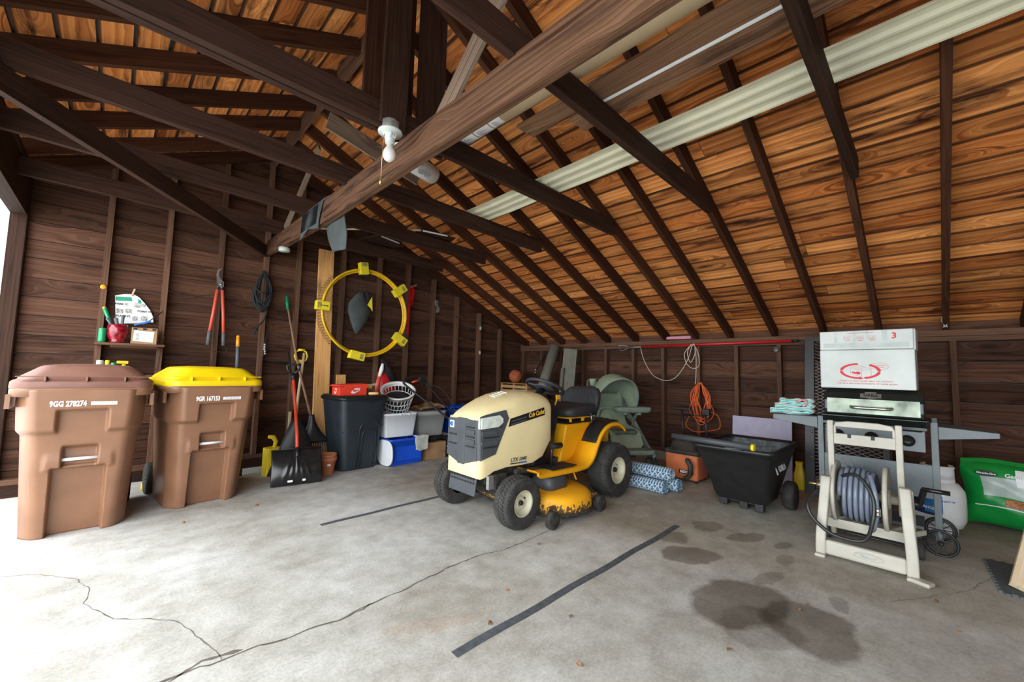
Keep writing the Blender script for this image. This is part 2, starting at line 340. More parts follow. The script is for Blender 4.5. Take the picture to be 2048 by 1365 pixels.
CR1 = [(-.05, 2.07), (.22, 2.06), (.32, 2.06), (.39, 2.04), (.49, 2.055), (.6, 2.02), (.72, 2.03), (.85, 2.0), (1.04, 2.03), (1.19, 2.035), (1.35, 2.06), (1.55, 2.085), (1.64, 2.09), (1.79, 2.09), (1.97, 2.04), (2.4, 2.06), (2.9, 2.12)]
CR2 = [(.40, 2.04), (.38, 2.12), (.35, 2.26), (.32, 2.37), (.29, 2.48), (.2, 2.59), (.08, 2.70), (0, 2.87), (-.03, 2.96), (-.01, 3.12), (-.08, 3.33), (-.22, 3.51), (-.40, 3.63)]
crack(CR1, .0085); crack(CR2, .0045); crack([(.47, 2.06), (.40, 2.075), (.33, 2.09), (.28, 2.07), (.2, 2.03)], .016); crack([(1.05, 2.03), (.93, 2.02), (.83, 2.0)], .010); crack([(3.1, .2), (3.6, -.1), (4.2, -.3)], .0025)

def rows(b, z0, z1, fn, step=.2):
    """horizontal boards; fn(za, zb) adds one"""
    z = z0
    while z < z1-.02:
        h = step*rn.uniform(.93, 1.07); b.rv = rn.random(); fn(z, min(z+h, z1)-.007); z += h
mat('siding_out', (.55, .56, .55), .7)
mat('shingle', (.09, .09, .095), .9)
# low wall on the right
b = MB(); rows(b, .04, 1.84, lambda a, c: b.box((W+.105, (YN+G)/2, (a+c)/2), (.02, G-YN+.2, c-a), grain=1)); b.mi = 1; b.box((W+.125, (YN+G)/2, .92), (.015, G-YN+.25, 1.84))
struct(b.build('wall_right', ['wall_wood', 'shingle']), 'low dark wall of horizontal boards under the long roof slope')
b = MB(); b.box((W+.06, (YN+G)/2, .06), (.16, G-YN+.2, .12)); struct(b.build('baseboard_right', 'concrete'), 'concrete kerb under the low board wall')
# gable wall
b = MB()
def gx(z):
    xa = -.74 if z < zL(-.74)+RH else XL+(z-ZL0-RH)/SLf; xb = W+.1 if z < zR(W)+RH else W-(z-ZR0-RH)/SR; return xa, xb
def grow(a, c):
    (xa, xb), (xc, xd) = gx(a), gx(c)
    if xd-xc < .1 or xb-xa < .2: return
    y = G+.09; ids = [b.V(p) for p in ((xa, y, a), (xb, y, a), (xd, y, c), (xc, y, c))]; b.F(ids, [(xa, a), (xb, a), (xd, c), (xc, c)], False)
    k = [b.V(p) for p in ((xa, y+.02, a), (xb, y+.02, a), (xd, y+.02, c), (xc, y+.02, c))]
    b.F(k[::-1], None, False); b.F((ids[0], k[0], k[1], ids[1]), None, False); b.F((ids[2], k[2], k[3], ids[3]), None, False)
rows(b, .03, zR(XR)+.1, grow, .175); b.mi = 1
prof = [(-.74, 0), (W+.12, 0), (W+.12, zR(W)+RH), (XR, zR(XR)+RH), (-.74, zL(-.74)+RH)]
b.prism(prof, .015, Matrix(((1, 0, 0, 0), (0, 0, -1, G+.13), (0, 1, 0, 0), (0, 0, 0, 1))))
struct(b.build('wall_gable', ['wall_wood', 'shingle']), 'tall dark gable wall of horizontal boards')
b = MB(); b.box(((W+XL)/2, G+.06, .05), (W-XL, .16, .1)); struct(b.build('baseboard_gable', 'tie_wood'), 'dark sill board under the gable wall')
# left wall: the wide open doorway with its post and header, dark boards only at the ends
b = MB(); b.rv = .3; b.box((XL-.05, G+.07, 1.42), (.10, .10, 2.85), grain=2); b.box((XL-.02, G+.06, 1.42), (.05, .06, 2.80), grain=2)
struct(b.build('wall_left', 'tie_wood'), 'dark end post of the open left side beside the gable wall')
b = MB(); b.rv = .15; b.beam((XL-.05, G+.1, 2.67), (XL-.05, YN, 2.67), .10, .36); b.rv = .6; b.beam((XL-.04, G+.1, 2.865), (XL-.04, YN, 2.865), .12, .04)
struct(b.build('beam_header', 'tie_wood'), 'dark header beam over the wide left opening')
b = MB(); b.box((XL-.05, YN+.3, 1.25), (.1, .6, 2.5), grain=2); struct(b.build('wall_left_end', 'tie_wood'), 'dark end post of the open left side behind the viewer')
b = MB(); rows(b, 0, 3.9, lambda a, c: b.box(((XL+W)/2, YN-.02, (a+c)/2), (W-XL+.2, .02, c-a), grain=0)); struct(b.build('wall_front', 'wall_wood'), 'dark board wall behind the viewer')
# white painted wing outside, edge on to the opening
b = MB(); b.box((-2.3, 6.05, 1.25), (3.1, .04, 2.5)); b.box((-2.3, 6.02, 2.52), (3.16, .06, .09)); b.box((-2.3, 6.05, 3.1), (3.1, .03, 1.1)); b.box((-.8, 6.0, 1.6), (.12, .08, 3.2))
struct(b.build('wall_outside', 'white_paint'), 'white painted wall outside, beyond the dark end post')

# roof: separate boards running from gable to front on both slopes, outer skin above them
b = MB(); s1 = math.hypot(1, SR)
x = W+.30; k = 0
nrm = Vector((SR, 0, 1)).normalized()
def roofrow(b, xa, xb, zf, nx):
    yc = YN-.1; 
    while yc < G+.12:
        L = rn.uniform(4., 6.5); ye = min(yc+L, G+.13)
        if G+.13-ye < .7: ye = G+.13
        b.rv = rn.random(); t = .02
        za, zb = zf(xa)+RH, zf(xb)+RH
        w_ = math.hypot(xb-xa, zb-za)
        p = [b.V(q) for q in ((xa, yc, za), (xb, yc, zb), (xb, ye-.003, zb), (xa, ye-.003, za), (xa, yc, za+t), (xb, yc, zb+t), (xb, ye-.003, zb+t), (xa, ye-.003, za+t))]
        b.F((p[0], p[3], p[2], p[1]), [(yc, 0), (ye, 0), (ye, w_), (yc, w_)], False)
        for q in ((0, 1, 5, 4), (1, 2, 6, 5), (2, 3, 7, 6), (3, 0, 4, 7)): b.F([p[i] for i in q], [(0, 0), (.02, 0), (.02, .02), (0, .02)], False)
        yc = ye
st = .178/s1
while x > XR+.02:
    x2 = max(x-st*rn.uniform(.92, 1.08), XR); roofrow(b, x2+.014, x, zR, 1); x = x2
x = XL-.35; s2_ = math.hypot(1, SLf)
while x < XR-.02:
    x2 = min(x+.178/s2_*rn.uniform(.92, 1.08), XR); roofrow(b, x, x2-.014, zL, -1); x = x2
b.mi = 1
for (xa, za, xb, zb) in ((XR, zR(XR), W+.32, zR(W+.32)), (XL-.37, zL(XL-.37), XR, zL(XR))):
    p = [b.V(q) for q in ((xa, YN-.2, za+RH+.024), (xb, YN-.2, zb+RH+.024), (xb, G+.2, zb+RH+.024), (xa, G+.2, za+RH+.024))]; b.F(p, None, False)
    q_ = [b.V(q) for q in ((xa, YN-.2, za+RH+.04), (xb, YN-.2, zb+RH+.04), (xb, G+.2, zb+RH+.04), (xa, G+.2, za+RH+.04))]; b.F(q_[::-1], None, False)
    for i in range(4): b.F((p[i], q_[i], q_[(i+1) % 4], p[(i+1) % 4]), None, False)
struct(b.build('ceiling', ['roof_wood', 'shingle']), 'underside of the roof, orange brown knotty boards')

RY_ = [5.485, 5.03, 4.585, 4.11, 3.64, 3.145, 2.66, 2.24, 1.80, 1.30, .825, .36, -.12, -.60, -1.08, -1.56, -2.04, -2.52, -3.0]
LY_ = [5.55, 5.14, 4.60, 4.13, 3.62, 3.12, 2.62, 2.12, 1.63, 1.13, .64, .15, -.35, -.84, -1.34, -1.83, -2.33, -2.82]
for y in RY_:
    b = MB(); b.rv = rn.random(); h = RH*math.cos(math.atan(SR)); x0, x1 = W+.28, XR+.02
    b.beam((x0, y, zR(x0)+RH/2), (x1, y, zR(x1)+RH/2), .045, h, up=(0, 0, 1))
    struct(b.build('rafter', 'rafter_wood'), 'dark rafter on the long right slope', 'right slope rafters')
for y in LY_:
    b = MB(); b.rv = rn.random(); h = RH*math.cos(math.atan(SLf)); x0, x1 = XL-.33, XR-.02
    b.beam((x0, y, zL(x0)+RH/2), (x1, y, zL(x1)+RH/2), .045, h)
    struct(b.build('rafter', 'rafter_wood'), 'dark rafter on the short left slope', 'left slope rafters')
b = MB(); b.rv = .4; b.beam((XR, G+.05, zR(XR)+.05), (XR, YN, zR(XR)+.05), .03, .19); struct(b.build('beam_ridge', 'stud_wood'), 'ridge board at the peak of the roof')
# plates
b = MB(); b.rv = .8; b.beam((W+.05, G, 1.67), (W+.05, YN, 1.67), .10, .058); b.rv = .5; b.beam((W+.05, G, 1.615), (W+.05, YN, 1.615), .10, .045)
struct(b.build('beam_plate', 'stud_wood'), 'doubled top plate along the low right wall')
b = MB(); b.rv = .5; b.beam((W+.05, G, .145), (W+.05, YN, .145), .1, .045); struct(b.build('trim_1', 'stud_wood'), 'sole plate along the low right wall')
b = MB(); b.rv = .5; b.beam((XL, G+.05, .125), (W, G+.05, .125), .09, .045); struct(b.build('trim_2', 'stud_wood'), 'sole plate along the gable wall')
# studs
for y in (5.53, 5.06, 4.60, 4.12, 3.67, 3.18, 2.705, 2.205, 1.73, 1.26, .80, .32, -.16, -.64, -1.12, -1.6, -2.08, -2.56):
    b = MB(); b.rv = rn.random(); b.beam((W+.05, y, .165), (W+.05, y, 1.593), .045, .09, up=(1, 0, 0)); struct(b.build('wall_stud', 'stud_wood'), 'stud of the low right wall', 'low wall studs')
for x in (-.132, .322, .787, 1.242, 1.61, 2.176, 2.716, 3.19, 3.66, 4.137, 4.64, 5.157):
    b = MB(); b.rv = rn.random(); zt = min(zR(x), zL(x))+.05; b.beam((x, G+.045, .148), (x, G+.045, zt), .045, .09, up=(0, 1, 0)); struct(b.build('wall_stud', 'stud_wood'), 'stud of the tall gable wall', 'gable wall studs')
# gable rafter pair lies in RY_/LY_; ties
for i, (y, za, zb, xa, xb) in enumerate(((4.975, 2.66, 2.64, XL, 3.36), (4.055, 2.655, 2.60, XL, 3.40), (3.09, 2.62, 2.575, XL, 3.42), (2.19, 2.615, 2.60, XL, 3.52), (1.25, 2.61, 2.575, XL, 3.50), (.31, 2.57, 2.56, XL, 3.5), (-.65, 2.6, 2.57, XL, 3.5), (-1.6, 2.6, 2.57, XL, 3.5), (-2.55, 2.6, 2.57, XL, 3.5))):
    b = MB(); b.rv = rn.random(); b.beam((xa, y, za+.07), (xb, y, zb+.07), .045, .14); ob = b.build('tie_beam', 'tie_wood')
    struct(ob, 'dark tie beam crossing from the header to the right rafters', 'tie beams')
b = MB(); b.rv = .2; b.beam((XL, 2.24, 2.66), (1.0, 2.245, 2.66), .045, .1); struct(b.build('tie_beam', 'tie_wood'), 'short dark scab plank nailed beside the middle tie beam')
# main beam (ridge line, carries the ties)
b = MB(); b.rv = .35; p = [(1.19, 5.60, 2.52, 2.67), (1.185, 5.0, 2.475, 2.65), (1.175, 3.6, 2.415, 2.615), (1.17, 2.1, 2.41, 2.612), (1.17, .8, 2.40, 2.60), (1.17, -.8, 2.40, 2.60), (1.17, YN, 2.41, 2.61)]
R_ = []
for (x, y, z0, z1) in p: R_.append([b.V(q) for q in ((x, y, z0), (x+.05, y, z0), (x+.05, y, z1), (x, y, z1))])
for i in range(len(p)-1):
    u0, u1 = -p[i][1], -p[i+1][1]
    for k, (o0, o1) in enumerate(((0, .05), (.05, .25), (.25, .3), (.3, .5))):
        k2 = (k+1) % 4; b.F((R_[i][k], R_[i][k2], R_[i+1][k2], R_[i+1][k]), [(u0, o0), (u0, o1), (u1, o1), (u1, o0)], False)
b.F(R_[0], None, False); b.F(R_[-1][::-1], None, False)
struct(b.build('beam_main', 'beam_wood'), 'long weathered beam under the ridge from the gable wall to overhead')
b = MB(); b.rv = .6; b.beam((1.20, 5.50, 2.555), (-.68, 2.82, 2.545), .045, .13); struct(b.build('brace_beam', 'tie_wood'), 'dark diagonal brace from the gable wall to the left header')
# king posts and braces
def post(p0, p1, w_, h_, m, name, lab, up=(0, 1, 0), rv=.5):
    b = MB(); b.rv = rv; b.beam(p0, p1, w_, h_, up=up); return struct(b.build(name, m), lab)
post((1.068, 2.15, 2.62), (1.078, 2.15, 3.78), .155, .03, 'tie_wood', 'king_post', 'wide dark king post plank behind the bulb fixture', rv=.55)
post((.985, 2.26, 2.62), (.985, 2.26, 3.72), .12, .03, 'rafter_wood', 'king_post', 'narrow dark king post plank left of the wide one', rv=.3)
post((1.39, 2.27, 2.62), (1.39, 2.27, 3.7), .20, .03, 'tie_wood', 'king_post', 'second wide dark king post plank right of the first', rv=.8)
post((1.23, 2.30, 2.62), (1.23, 2.30, 3.75), .05, .06, 'tie_wood', 'king_post', 'thin dark king post strip between the wide planks', rv=.1)
post((1.235, 1.93, 2.60), (1.235, 1.16, 3.28), .022, .13, 'grey_wood', 'brace', 'grey weathered diagonal brace rising to the right above the beam', up=(0, .66, .75))
post((1.20, 4.75, 2.66), (1.26, 4.02, 3.30), .022, .09, 'grey_wood', 'brace', 'thin grey diagonal brace near the gable end', up=(0, .66, .75), rv=.3)
post((1.10, 3.35, 3.20), (1.95, 3.35, 3.02), .022, .15, 'grey_wood', 'brace', 'grey wavy grained plank nailed across under the ridge', up=(0, 0, 1), rv=.7)

# ================================================================ materials for things
mat('bin_brown', (.25, .120, .065), .34, var=.10, scale=5, bump=.12, bscale=220, spec=.5)
mat('lid_brown', (.20, .09, .062), .45, var=.12, scale=6)
mat('bin_yellow', (.84, .58, .004), .38, var=.06, scale=6, bump=.08, bscale=200)
mat('black_plastic', (.014, .014, .015), .42, var=.2, scale=10)
mat('black_gloss', (.012, .012, .013), .22, var=.2)
mat('black_rubber', (.040, .038, .034), .85, var=.35, scale=14, bump=.3, bscale=90)
mat('slate_plastic', (.022, .030, .038), .40, var=.15, scale=6, bump=.15, bscale=260)
mat('white_plastic', (.80, .82, .84), .35, var=.04, scale=5)
mat('white_ink', (.86, .86, .86), .6, var=.02)
mat('pale_ink', (.42, .27, .22), .6, var=.05)
mat('grey_ink', (.30, .31, .36), .6, var=.3, scale=300)
mat('black_ink', (.012, .012, .014), .6, var=.02)
mat('red_ink', (.62, .02, .03), .6, var=.03)
mat('blue_ink', (.02, .16, .52), .5, var=.05)
mat('gold_ink', (.85, .45, .03), .45, var=.05)
mat('green_ink', (.02, .34, .20), .5, var=.05)
mat('orange_red', (.80, .075, .022), .42, var=.06)
mat('red_plastic', (.58, .012, .018), .35, var=.06)
mat('steel', (.50, .50, .49), .32, metal=.9, var=.2)
mat('dark_steel', (.10, .10, .10), .4, metal=.7, var=.3, scale=30)
mat('galv', (.36, .36, .35), .5, metal=.6, var=.2, scale=60)
mat('terracotta', (.47, .165, .075), .8, var=.12, scale=14)
mat('blue_plastic', (.010, .085, .62), .35, var=.08, scale=5)
mat('grey_plastic', (.43, .44, .42), .45, var=.05, scale=5)
mat('cardboard', (.40, .235, .115), .85, var=.12, scale=8)
mat('shoebox_orange', (.82, .05, .022), .55, var=.05)
mat('green_plastic', (.004, .25, .10), .35, var=.06)
mat('tool_orange', (.85, .32, .02), .4, var=.05)
mat('tool_yellow', (.85, .62, .02), .45, var=.05)
mat('hoop_yellow', (.86, .52, .012), .38, var=.14, scale=9)
mat('clip_yellow', (.88, .72, .03), .45, var=.06)
mat('clip_shade', (.40, .33, .08), .6, var=.3)
mat('rope_black', (.013, .013, .015), .8, var=.4, scale=60, bump=.5, bscale=200)
mat('bag_grey', (.055, .066, .066), .75, var=.15, scale=9)
mat('cloth_grey', (.50, .50, .46), .9, var=.15, scale=14)
mat('brown_paper', (.36, .21, .11), .85, var=.25, scale=12)
mat('fabric_black', (.016, .016, .018), .9, var=.4, scale=10)
mat('red_glaze', (.30, .010, .024), .16, var=.45, scale=30, spec=.6)
mat('pink_plastic', (.48, .24, .23), .5, var=.08)
mat('sponge', (.86, .60, .22), .9, var=.1)
mat('wood_handle', (.28, .17, .10), .7, var=.2, scale=16)
mat('lopper_red', (.72, .10, .06), .42, var=.05)
mat('grip_grey', (.10, .11, .12), .6, var=.1)
mat('ball_orange', (.50, .13, .045), .75, var=.12, bump=.5, bscale=300)
mat('basket_white', (.72, .72, .71), .45, var=.05)
mat('porcelain', (.47, .50, .48), .25, var=.02)
mat('photo_print', (.50, .45, .45), .5, var=.9, scale=60, c2=(.10, .14, .08))
mat('clear_film', (.55, .56, .56), .25, var=.2, alpha=.28)

# ================================================================ wheeled waste carts
def smooth(a, b, x): t = max(0, min(1, (x-a)/(b-a))); return t*t*(3-2*t)
def make_cart(loc, rz, lab, code, lidmat, lidtop, emb):
    t = thing('wheeled_bin', lab, 'bin', loc, rz, 'wheeled waste carts')
    H = 1.0; b = MB(); rings = []; NX = 84; zs = [0, .012]+[.03+.97*i/110 for i in range(111)]
    for z in zs:
        f = z/H; shoulder = smooth(.695, .735, z)
        hx = .258+.042*f+.020*shoulder*(1-smooth(.9, 1.0, z)*.2); yf = -.02-.13*f; yb = .62+.06*f; r = .10-.02*f
        P = []; 
        # front edge left to right, with the moulded recesses
        fr = []
        for i in range(NX+1):
            x = -hx+r*.55+(2*hx-1.1*r)*i/NX; y = yf
            e = smooth(hx-r*1.25, hx, abs(x)); y += r*.62*e*e
            y -= .050*shoulder*(1-(1-smooth(.855, .872, z))*(1-smooth(.112, .130, abs(x))))*(1-e)
            side = 1-smooth(.126, .138, abs(x)); low = 1-smooth(.455, .475, z); y += .065*side*low
            y -= .018*(1-smooth(.150, .19, abs(x)))*(1-smooth(.10, .118, abs(x)-.0))*0
            flare = (1-smooth(.150+.03*(1-z/.5), .185, abs(x)))*smooth(.44, .47, z)*(1-smooth(.50, .60, z)); y -= .014*flare
            pk = (1-smooth(.078, .092, abs(x)))*smooth(.47, .483, z)*(1-smooth(.592, .625, z)); y += .062*pk
            P.append((x, y, z))
        s_ = [(hx, yf+r*1.0), (hx+.004*shoulder, .1), (hx+.004*shoulder, .3), (hx, yb-r), (hx-r*.3, yb-r*.3), (hx-r, yb), (0, yb), (-hx+r, yb), (-hx+r*.3, yb-r*.3), (-hx, yb-r), (-hx-.004*shoulder, .3), (-hx-.004*shoulder, .1), (-hx, yf+r)]
        P += [(x, y, z) for x, y in s_]; rings.append(P)
    b.loft(rings, sm=True); b.build('body', 'bin_brown', t)
    b = MB(); b.loft([ring(.335+e, .425+e, .09, z, cy=.262) for z, e in ((.955, .0), (.96, .012), (1.0, .014), (1.012, .012), (1.012, -.03), (.99, -.035))], cap0=False, cap1=False)
    for sx in (-1, 1): b.box((sx*.345, -.02, .925), (.022, .20, .09))
    b.build('rim', 'bin_brown', t)
    b = MB(); b.loft([ring(.345, .43, .09, z, cy=.262) if k == 0 else r_ for k, (z, r_) in enumerate([(1.008, None), (0, ring(.352, .437, .095, 1.012, cy=.262)), (0, ring(.350, .435, .093, 1.052, cy=.262)), (0, ring(.338, .423, .09, 1.064, cy=.262)), (0, ring(.325, .41, .09, 1.066, cy=.262)), (0, ring(.318, .40, .09, 1.084, cy=.262)), (0, ring(.235, .36, .08, 1.150, cy=.27)), (0, ring(.215, .34, .08, 1.162, cy=.275)), (0, ring(.10, .2, .06, 1.172, cy=.28))])], cap0=True)
    for x in (-.19, .0, .19):
        b.box((x, -.155, 1.073), (.010, .05, .032)); b.box((x, .68, 1.073), (.010, .05, .032))
    b.box((0, -.163, 1.088), (.64, .018, .006)); b.build('lid', lidmat, t, bevel=.003)
    if emb:
        b = MB()
        for x, wd in ((-.14, .02), (-.06, .10), (.07, .13), (.18, .05)):
            for k in range(3 if wd > .03 else 1):
                b.box((x, -.105+.012*k, 1.118+.0095*k), (wd*(1-.2*k), .004, .002), RX(math.radians(38)))
        b.build('lid_print', 'pale_ink', t)
    b = MB(); b.tube([(-.088, -.062, .520), (.088, -.062, .520)], .011, 10); tag(b.build('grab_bar', 'white_plastic', t), 'white grab bar')
    text(code, .052, 'white_ink', t, (-.075, -.1905, .907), (PI/2+.13, 0, 0), bold=.0018, sx=.62)
    b = MB(); b.box((.095, -.1905, .908), (.13, .001, .024), RX(.13)); tag(b.build('barcode', 'white_ink', t), 'white barcode strip')
    b = MB(); 
    for k in range(26):
        if k % 3 != 1: b.box((.037+k*.0046, -.1915, .909), (.0014+.001*(k % 2), .0006, .018), RX(.13))
    b.build('barcode_lines', 'grey_ink', t.children[-1])
    for sx in (-1, 1):
        b = MB(); b.lathe([(.0, -.025), (.135, -.025), (.14, -.015), (.14, .015), (.135, .025), (0, .025)], 24, R=RY(PI/2), c=(sx*.27, .66, .14)); b.build('wheel', 'black_rubber', t)
    b = MB(); b.tube([(-.30, .66, .14), (.30, .66, .14)], .012, 8); b.build('axle', 'dark_steel', t)
    b = MB(); b.tube([(-.26, .70, 1.0), (-.26, .76, 1.02), (.26, .76, 1.02), (.26, .70, 1.0)], .016, 8); b.build('push_handle', 'bin_brown', t)
    return t
make_cart((-.13, 4.21, 0), 0.0, 'brown wheeled bin with matching brown lid, nearest the open doorway', '9GG 278274', 'lid_brown', 1, True)
make_cart((.63, 4.40, 0), math.radians(6), 'brown wheeled bin with bright yellow lid', '9GR 167153', 'bin_yellow', 1, False)

# ================================================================ snow shovel and the tools behind it
def local(t, o): return o
t = thing('snow_shovel', 'black bladed snow shovel with orange red shaft, leaning by the bins', 'shovel', (1.40, 4.56, 0), math.radians(-8))
b = MB()
def blade(u, v):
    x = (u-.5)*.46; z = .01+.33*v; y = -.07+.10*v*v-.10*(1-abs(2*u-1)**2)*.25*math.sin(PI*v)
    rib = 0
    for k in (-.42, -.2, .2, .42):
        d = abs((u-.5)*2-k*(.35+1.1*(1-v))); rib += .007*math.exp(-(d/.07)**2)*math.sin(PI*min(1, v*1.1))
    rib += .02*math.exp(-(((u-.5)*2)/.06)**2)*v
    return (x, y-rib, z)
b.grid(blade, 48, 20); b.build('blade', 'black_gloss', t, solid=.006)
b = MB(); b.tube([(-.232, .028, .345), (0, .034, .35), (.232, .028, .345)], .006, 6); b.build('blade_lip', 'black_plastic', t)
b = MB(); b.tube([(0, -.0, .28), (-.0, .10, .5), (-.01, .30, .82), (-.02, .42, 1.06)], .0165, 12); b.build('shaft', 'orange_red', t)
b = MB(); b.tube([(0, -.045, .17), (0, -.005, .30), (0, .02, .36)], [.022, .022, .018], 10)
b.build('socket', 'black_plastic', t)
b = MB(); b.tube([(-.02, .41, 1.04), (-.022, .445, 1.11)], .021, 12); b.tube([(-.022, .445, 1.10), (-.075, .46, 1.15), (-.085, .465, 1.19), (-.06, .47, 1.212), (-.02, .47, 1.216), (.02, .47, 1.212), (.045, .465, 1.19), (.035, .46, 1.15), (-.018, .445, 1.10)], .012, 8); b.build('grip', 'black_plastic', t)
b = MB(); b.box((-.065, -.102, .055), (.045, .002, .02)); b.build('sticker', 'paper_white', t)
b = MB(); b.box((.06, -.102, .055), (.028, .002, .02)); b.build('sticker', 'paper_white', t)
t = thing('leaf_scoop', 'wide black triangular plastic scoop standing behind the snow shovel', 'scoop', (1.50, 4.86, 0), math.radians(-4))
b = MB(); b.grid(lambda u, v: ((u-.5)*(.56*(1-v)+.07*v), .06+.12*v-.03*math.cos((u-.5)*PI), .02+.60*v), 14, 12); b.build('blade', 'black_plastic', t, solid=.008)
b = MB(); b.tube([(0, .16, .55), (-.03, .34, .95), (-.055, .50, 1.36)], .013, 10); b.build('shaft', 'black_plastic', t)
t = thing('fan_rake', 'black fan rake with thin wooden pole and green grip', 'rake', (1.71, 5.12, 0), 0)
b = MB(); b.tube([(-.0, .02, .58), (-.10, .30, 1.2), (-.215, .47, 1.94)], [.015, .0125, .0115], 10); b.build('pole', 'wood_handle', t)
b = MB(); b.tube([(-.212, .465, 1.90), (-.228, .485, 2.06)], [.017, .019], 12); b.ball((-.228, .485, 2.06), .019, 10, 6); b.build('grip', 'green_plastic', t)
b = MB(); b.grid(lambda u, v: ((u-.5)*(.34*(1-v)**2+.06)+.02*(1-v), -.02-.03*math.cos((u-.5)*PI)+.05*v, .30+.33*v), 14, 12); b.build('rake_head', 'black_plastic', t, solid=.006)
for k in range(15):
    b = MB(); u = k/14-.5; b.tube([(u*.34+.02, -.04, .32), (u*.37+.02, -.05, .20), (u*.38+.02, -.06, .08), (u*.385+.02, -.08, .04)], [.006, .0055, .005, .003], 5); b.build('tine', 'black_plastic', t)
t = thing('digging_shovel', 'shovel with yellow handle and pale wooden shaft standing behind the green gripped rake', 'shovel', (1.60, 5.10, 0), 0)
b = MB(); b.tube([(-.06, .10, .35), (.02, .26, .9), (.09, .38, 1.36)], .016, 10); b.build('shaft', 'pale_wood', t)
b = MB(); G0 = Vector((.05, .372, 1.31)); q = lambda x, z: tuple(G0+Vector((x*.72-.0, .0, (z-1.31)*.72)))
b.tube([q(-.0, 1.20), q(-.075, 1.26), q(-.10, 1.33), q(-.075, 1.40), q(-.025, 1.43), q(.035, 1.43), q(.085, 1.40), q(.105, 1.33), q(.085, 1.26), q(.01, 1.20)], .010, 8)
b.box(q(.0, 1.24), (.08, .018, .035)); b.tube([q(-.05, 1.432), q(.06, 1.432)], .015, 10); b.build('grip', 'tool_yellow', t)
b = MB(); b.grid(lambda u, v: ((u-.5)*(.2-.05*v), .0-.04*math.cos((u-.5)*PI)+.11*v, .02+.34*v), 10, 8); b.build('blade', 'dark_steel', t, solid=.004)
t = thing('garden_hoe', 'long shaft with orange and slate grey grip behind the yellow lidded bin', 'tool', (.98, 5.22, 0), 0)
b = MB(); b.tube([(0, .0, .02), (0, .10, .60), (0, .21, 1.16)], .014, 10); b.build('shaft', 'tool_orange', t)
b = MB(); b.tube([(0, .20, 1.16), (0, .245, 1.40)], .018, 12); b.build('grip', 'grip_grey', t)
b = MB(); b.tube([(0, .245, 1.40), (0, .262, 1.50)], .019, 12); b.ball((0, .264, 1.512), .019, 10, 6); b.build('end_cap', 'tool_orange', t)
b = MB(); b.box((0, -.0, .05), (.16, .012, .10)); b.build('blade', 'dark_steel', t)
t = thing('watering_can', 'yellow plastic can with a crooked spout in the dark behind the shovel', 'can', (1.30, 5.08, 0), .2)
b = MB(); b.loft([ring(.075, .06, .02, z) for z in (0, .01, .24, .30)]); b.build('body', 'tool_yellow', t, bevel=.004)
b = MB(); b.tube([(.02, 0, .29), (.03, -.01, .36), (.0, -.01, .41), (-.05, -.01, .42)], [.02, .022, .026, .018], 8); b.build('spout', 'tool_yellow', t)
t = thing('shaft_stub', 'short pale wooden stick standing behind the black scoop', 'stick', (1.50, 5.17, 0)); 
b = MB(); b.beam((-.02, 0, 0), (.01, .10, .66), .025, .018, up=(0, 1, 0)); b.build('stick', 'pale_wood', t)
# terracotta pots, one inside the other
for k, (dz, sc_, lab) in enumerate(((0, 1, 'terracotta plastic flowerpot with a small white sticker, the outer of two nested'), (.032, .93, 'terracotta flowerpot nested inside the outer one with the sticker'))):
    t = thing('flowerpot', lab, 'flowerpot', (1.775, 4.76, dz), 0, 'nested terracotta flowerpots')
    b = MB(); s_ = sc_; b.lathe([(.0, 0), (.070*s_, 0), (.073*s_, .005), (.093*s_, .145), (.102*s_, .147), (.108*s_, .190), (.104*s_, .190), (.098*s_, .16), (.088*s_, .14), (.066*s_, .012), (0, .012)], 32); b.build('pot', 'terracotta', t)
    if k == 0: b = MB(); b.box((-.01, -.0945, .115), (.035, .003, .020), RX(-.13)); b.build('sticker', 'paper_white', t)

# ================================================================ planks leaning on the gable wall
b = MB(); b.rv = .5; b.box((0, 0, 1.37), (.185, .04, 2.74), grain=2); o = b.build('pine_board', 'pine'); tag(o, 'tall new pine board standing against the gable wall', 'board'); place(o, (1.925, 5.44, 0), (-.035, -.008, 0))
b = MB(); b.rv = .2; b.box((0, 0, .55), (.115, .035, 1.10), grain=2); o = b.build('pine_board', 'pine'); tag(o, 'short pine board standing right of the tall one, behind the flowerpots', 'board'); place(o, (2.145, 5.34, 0), (-.06, -.012, 0))

# ================================================================ black trash can and what lies on it
t = thing('trash_can', 'slate black plastic trash can with a flat dusty lid', 'trash can', (2.145, 4.96, 0), math.radians(3))
b = MB(); b.loft([ring(.225+.075*z/.82, .215+.065*z/.82, .085, z, 6) for z in (0, .015, .2, .4, .6, .8, .82)]); b.build('body', 'slate_plastic', t)
def fy(z): return -(.215+.065*z/.82)-.002
b = MB()
for wd, top in ((.085, .50), (.125, .565)):
    P = [(-wd, fy(.03), .03), (-wd*.98, fy(top-.1), top-.13)]+[(wd*math.cos(a), fy(top)-.0, top-.10+wd*.8*math.sin(a)) for a in [PI*(1-k/10) for k in range(11)]]+[(wd*.98, fy(top-.1), top-.13), (wd, fy(.03), .03)]
    P = [(p[0]+.075, p[1], p[2]) for p in P]; b.tube(P, .0075, 6)
b.tube(bez([(-.255, fy(.42)+.03, .45), (-.15, fy(.43), .445), (-.04, fy(.5), .50), (.06, fy(.55), .555), (.18, fy(.55), .55), (.26, fy(.5)+.04, .50)]), .009, 6); b.build('moulding', 'slate_plastic', t)
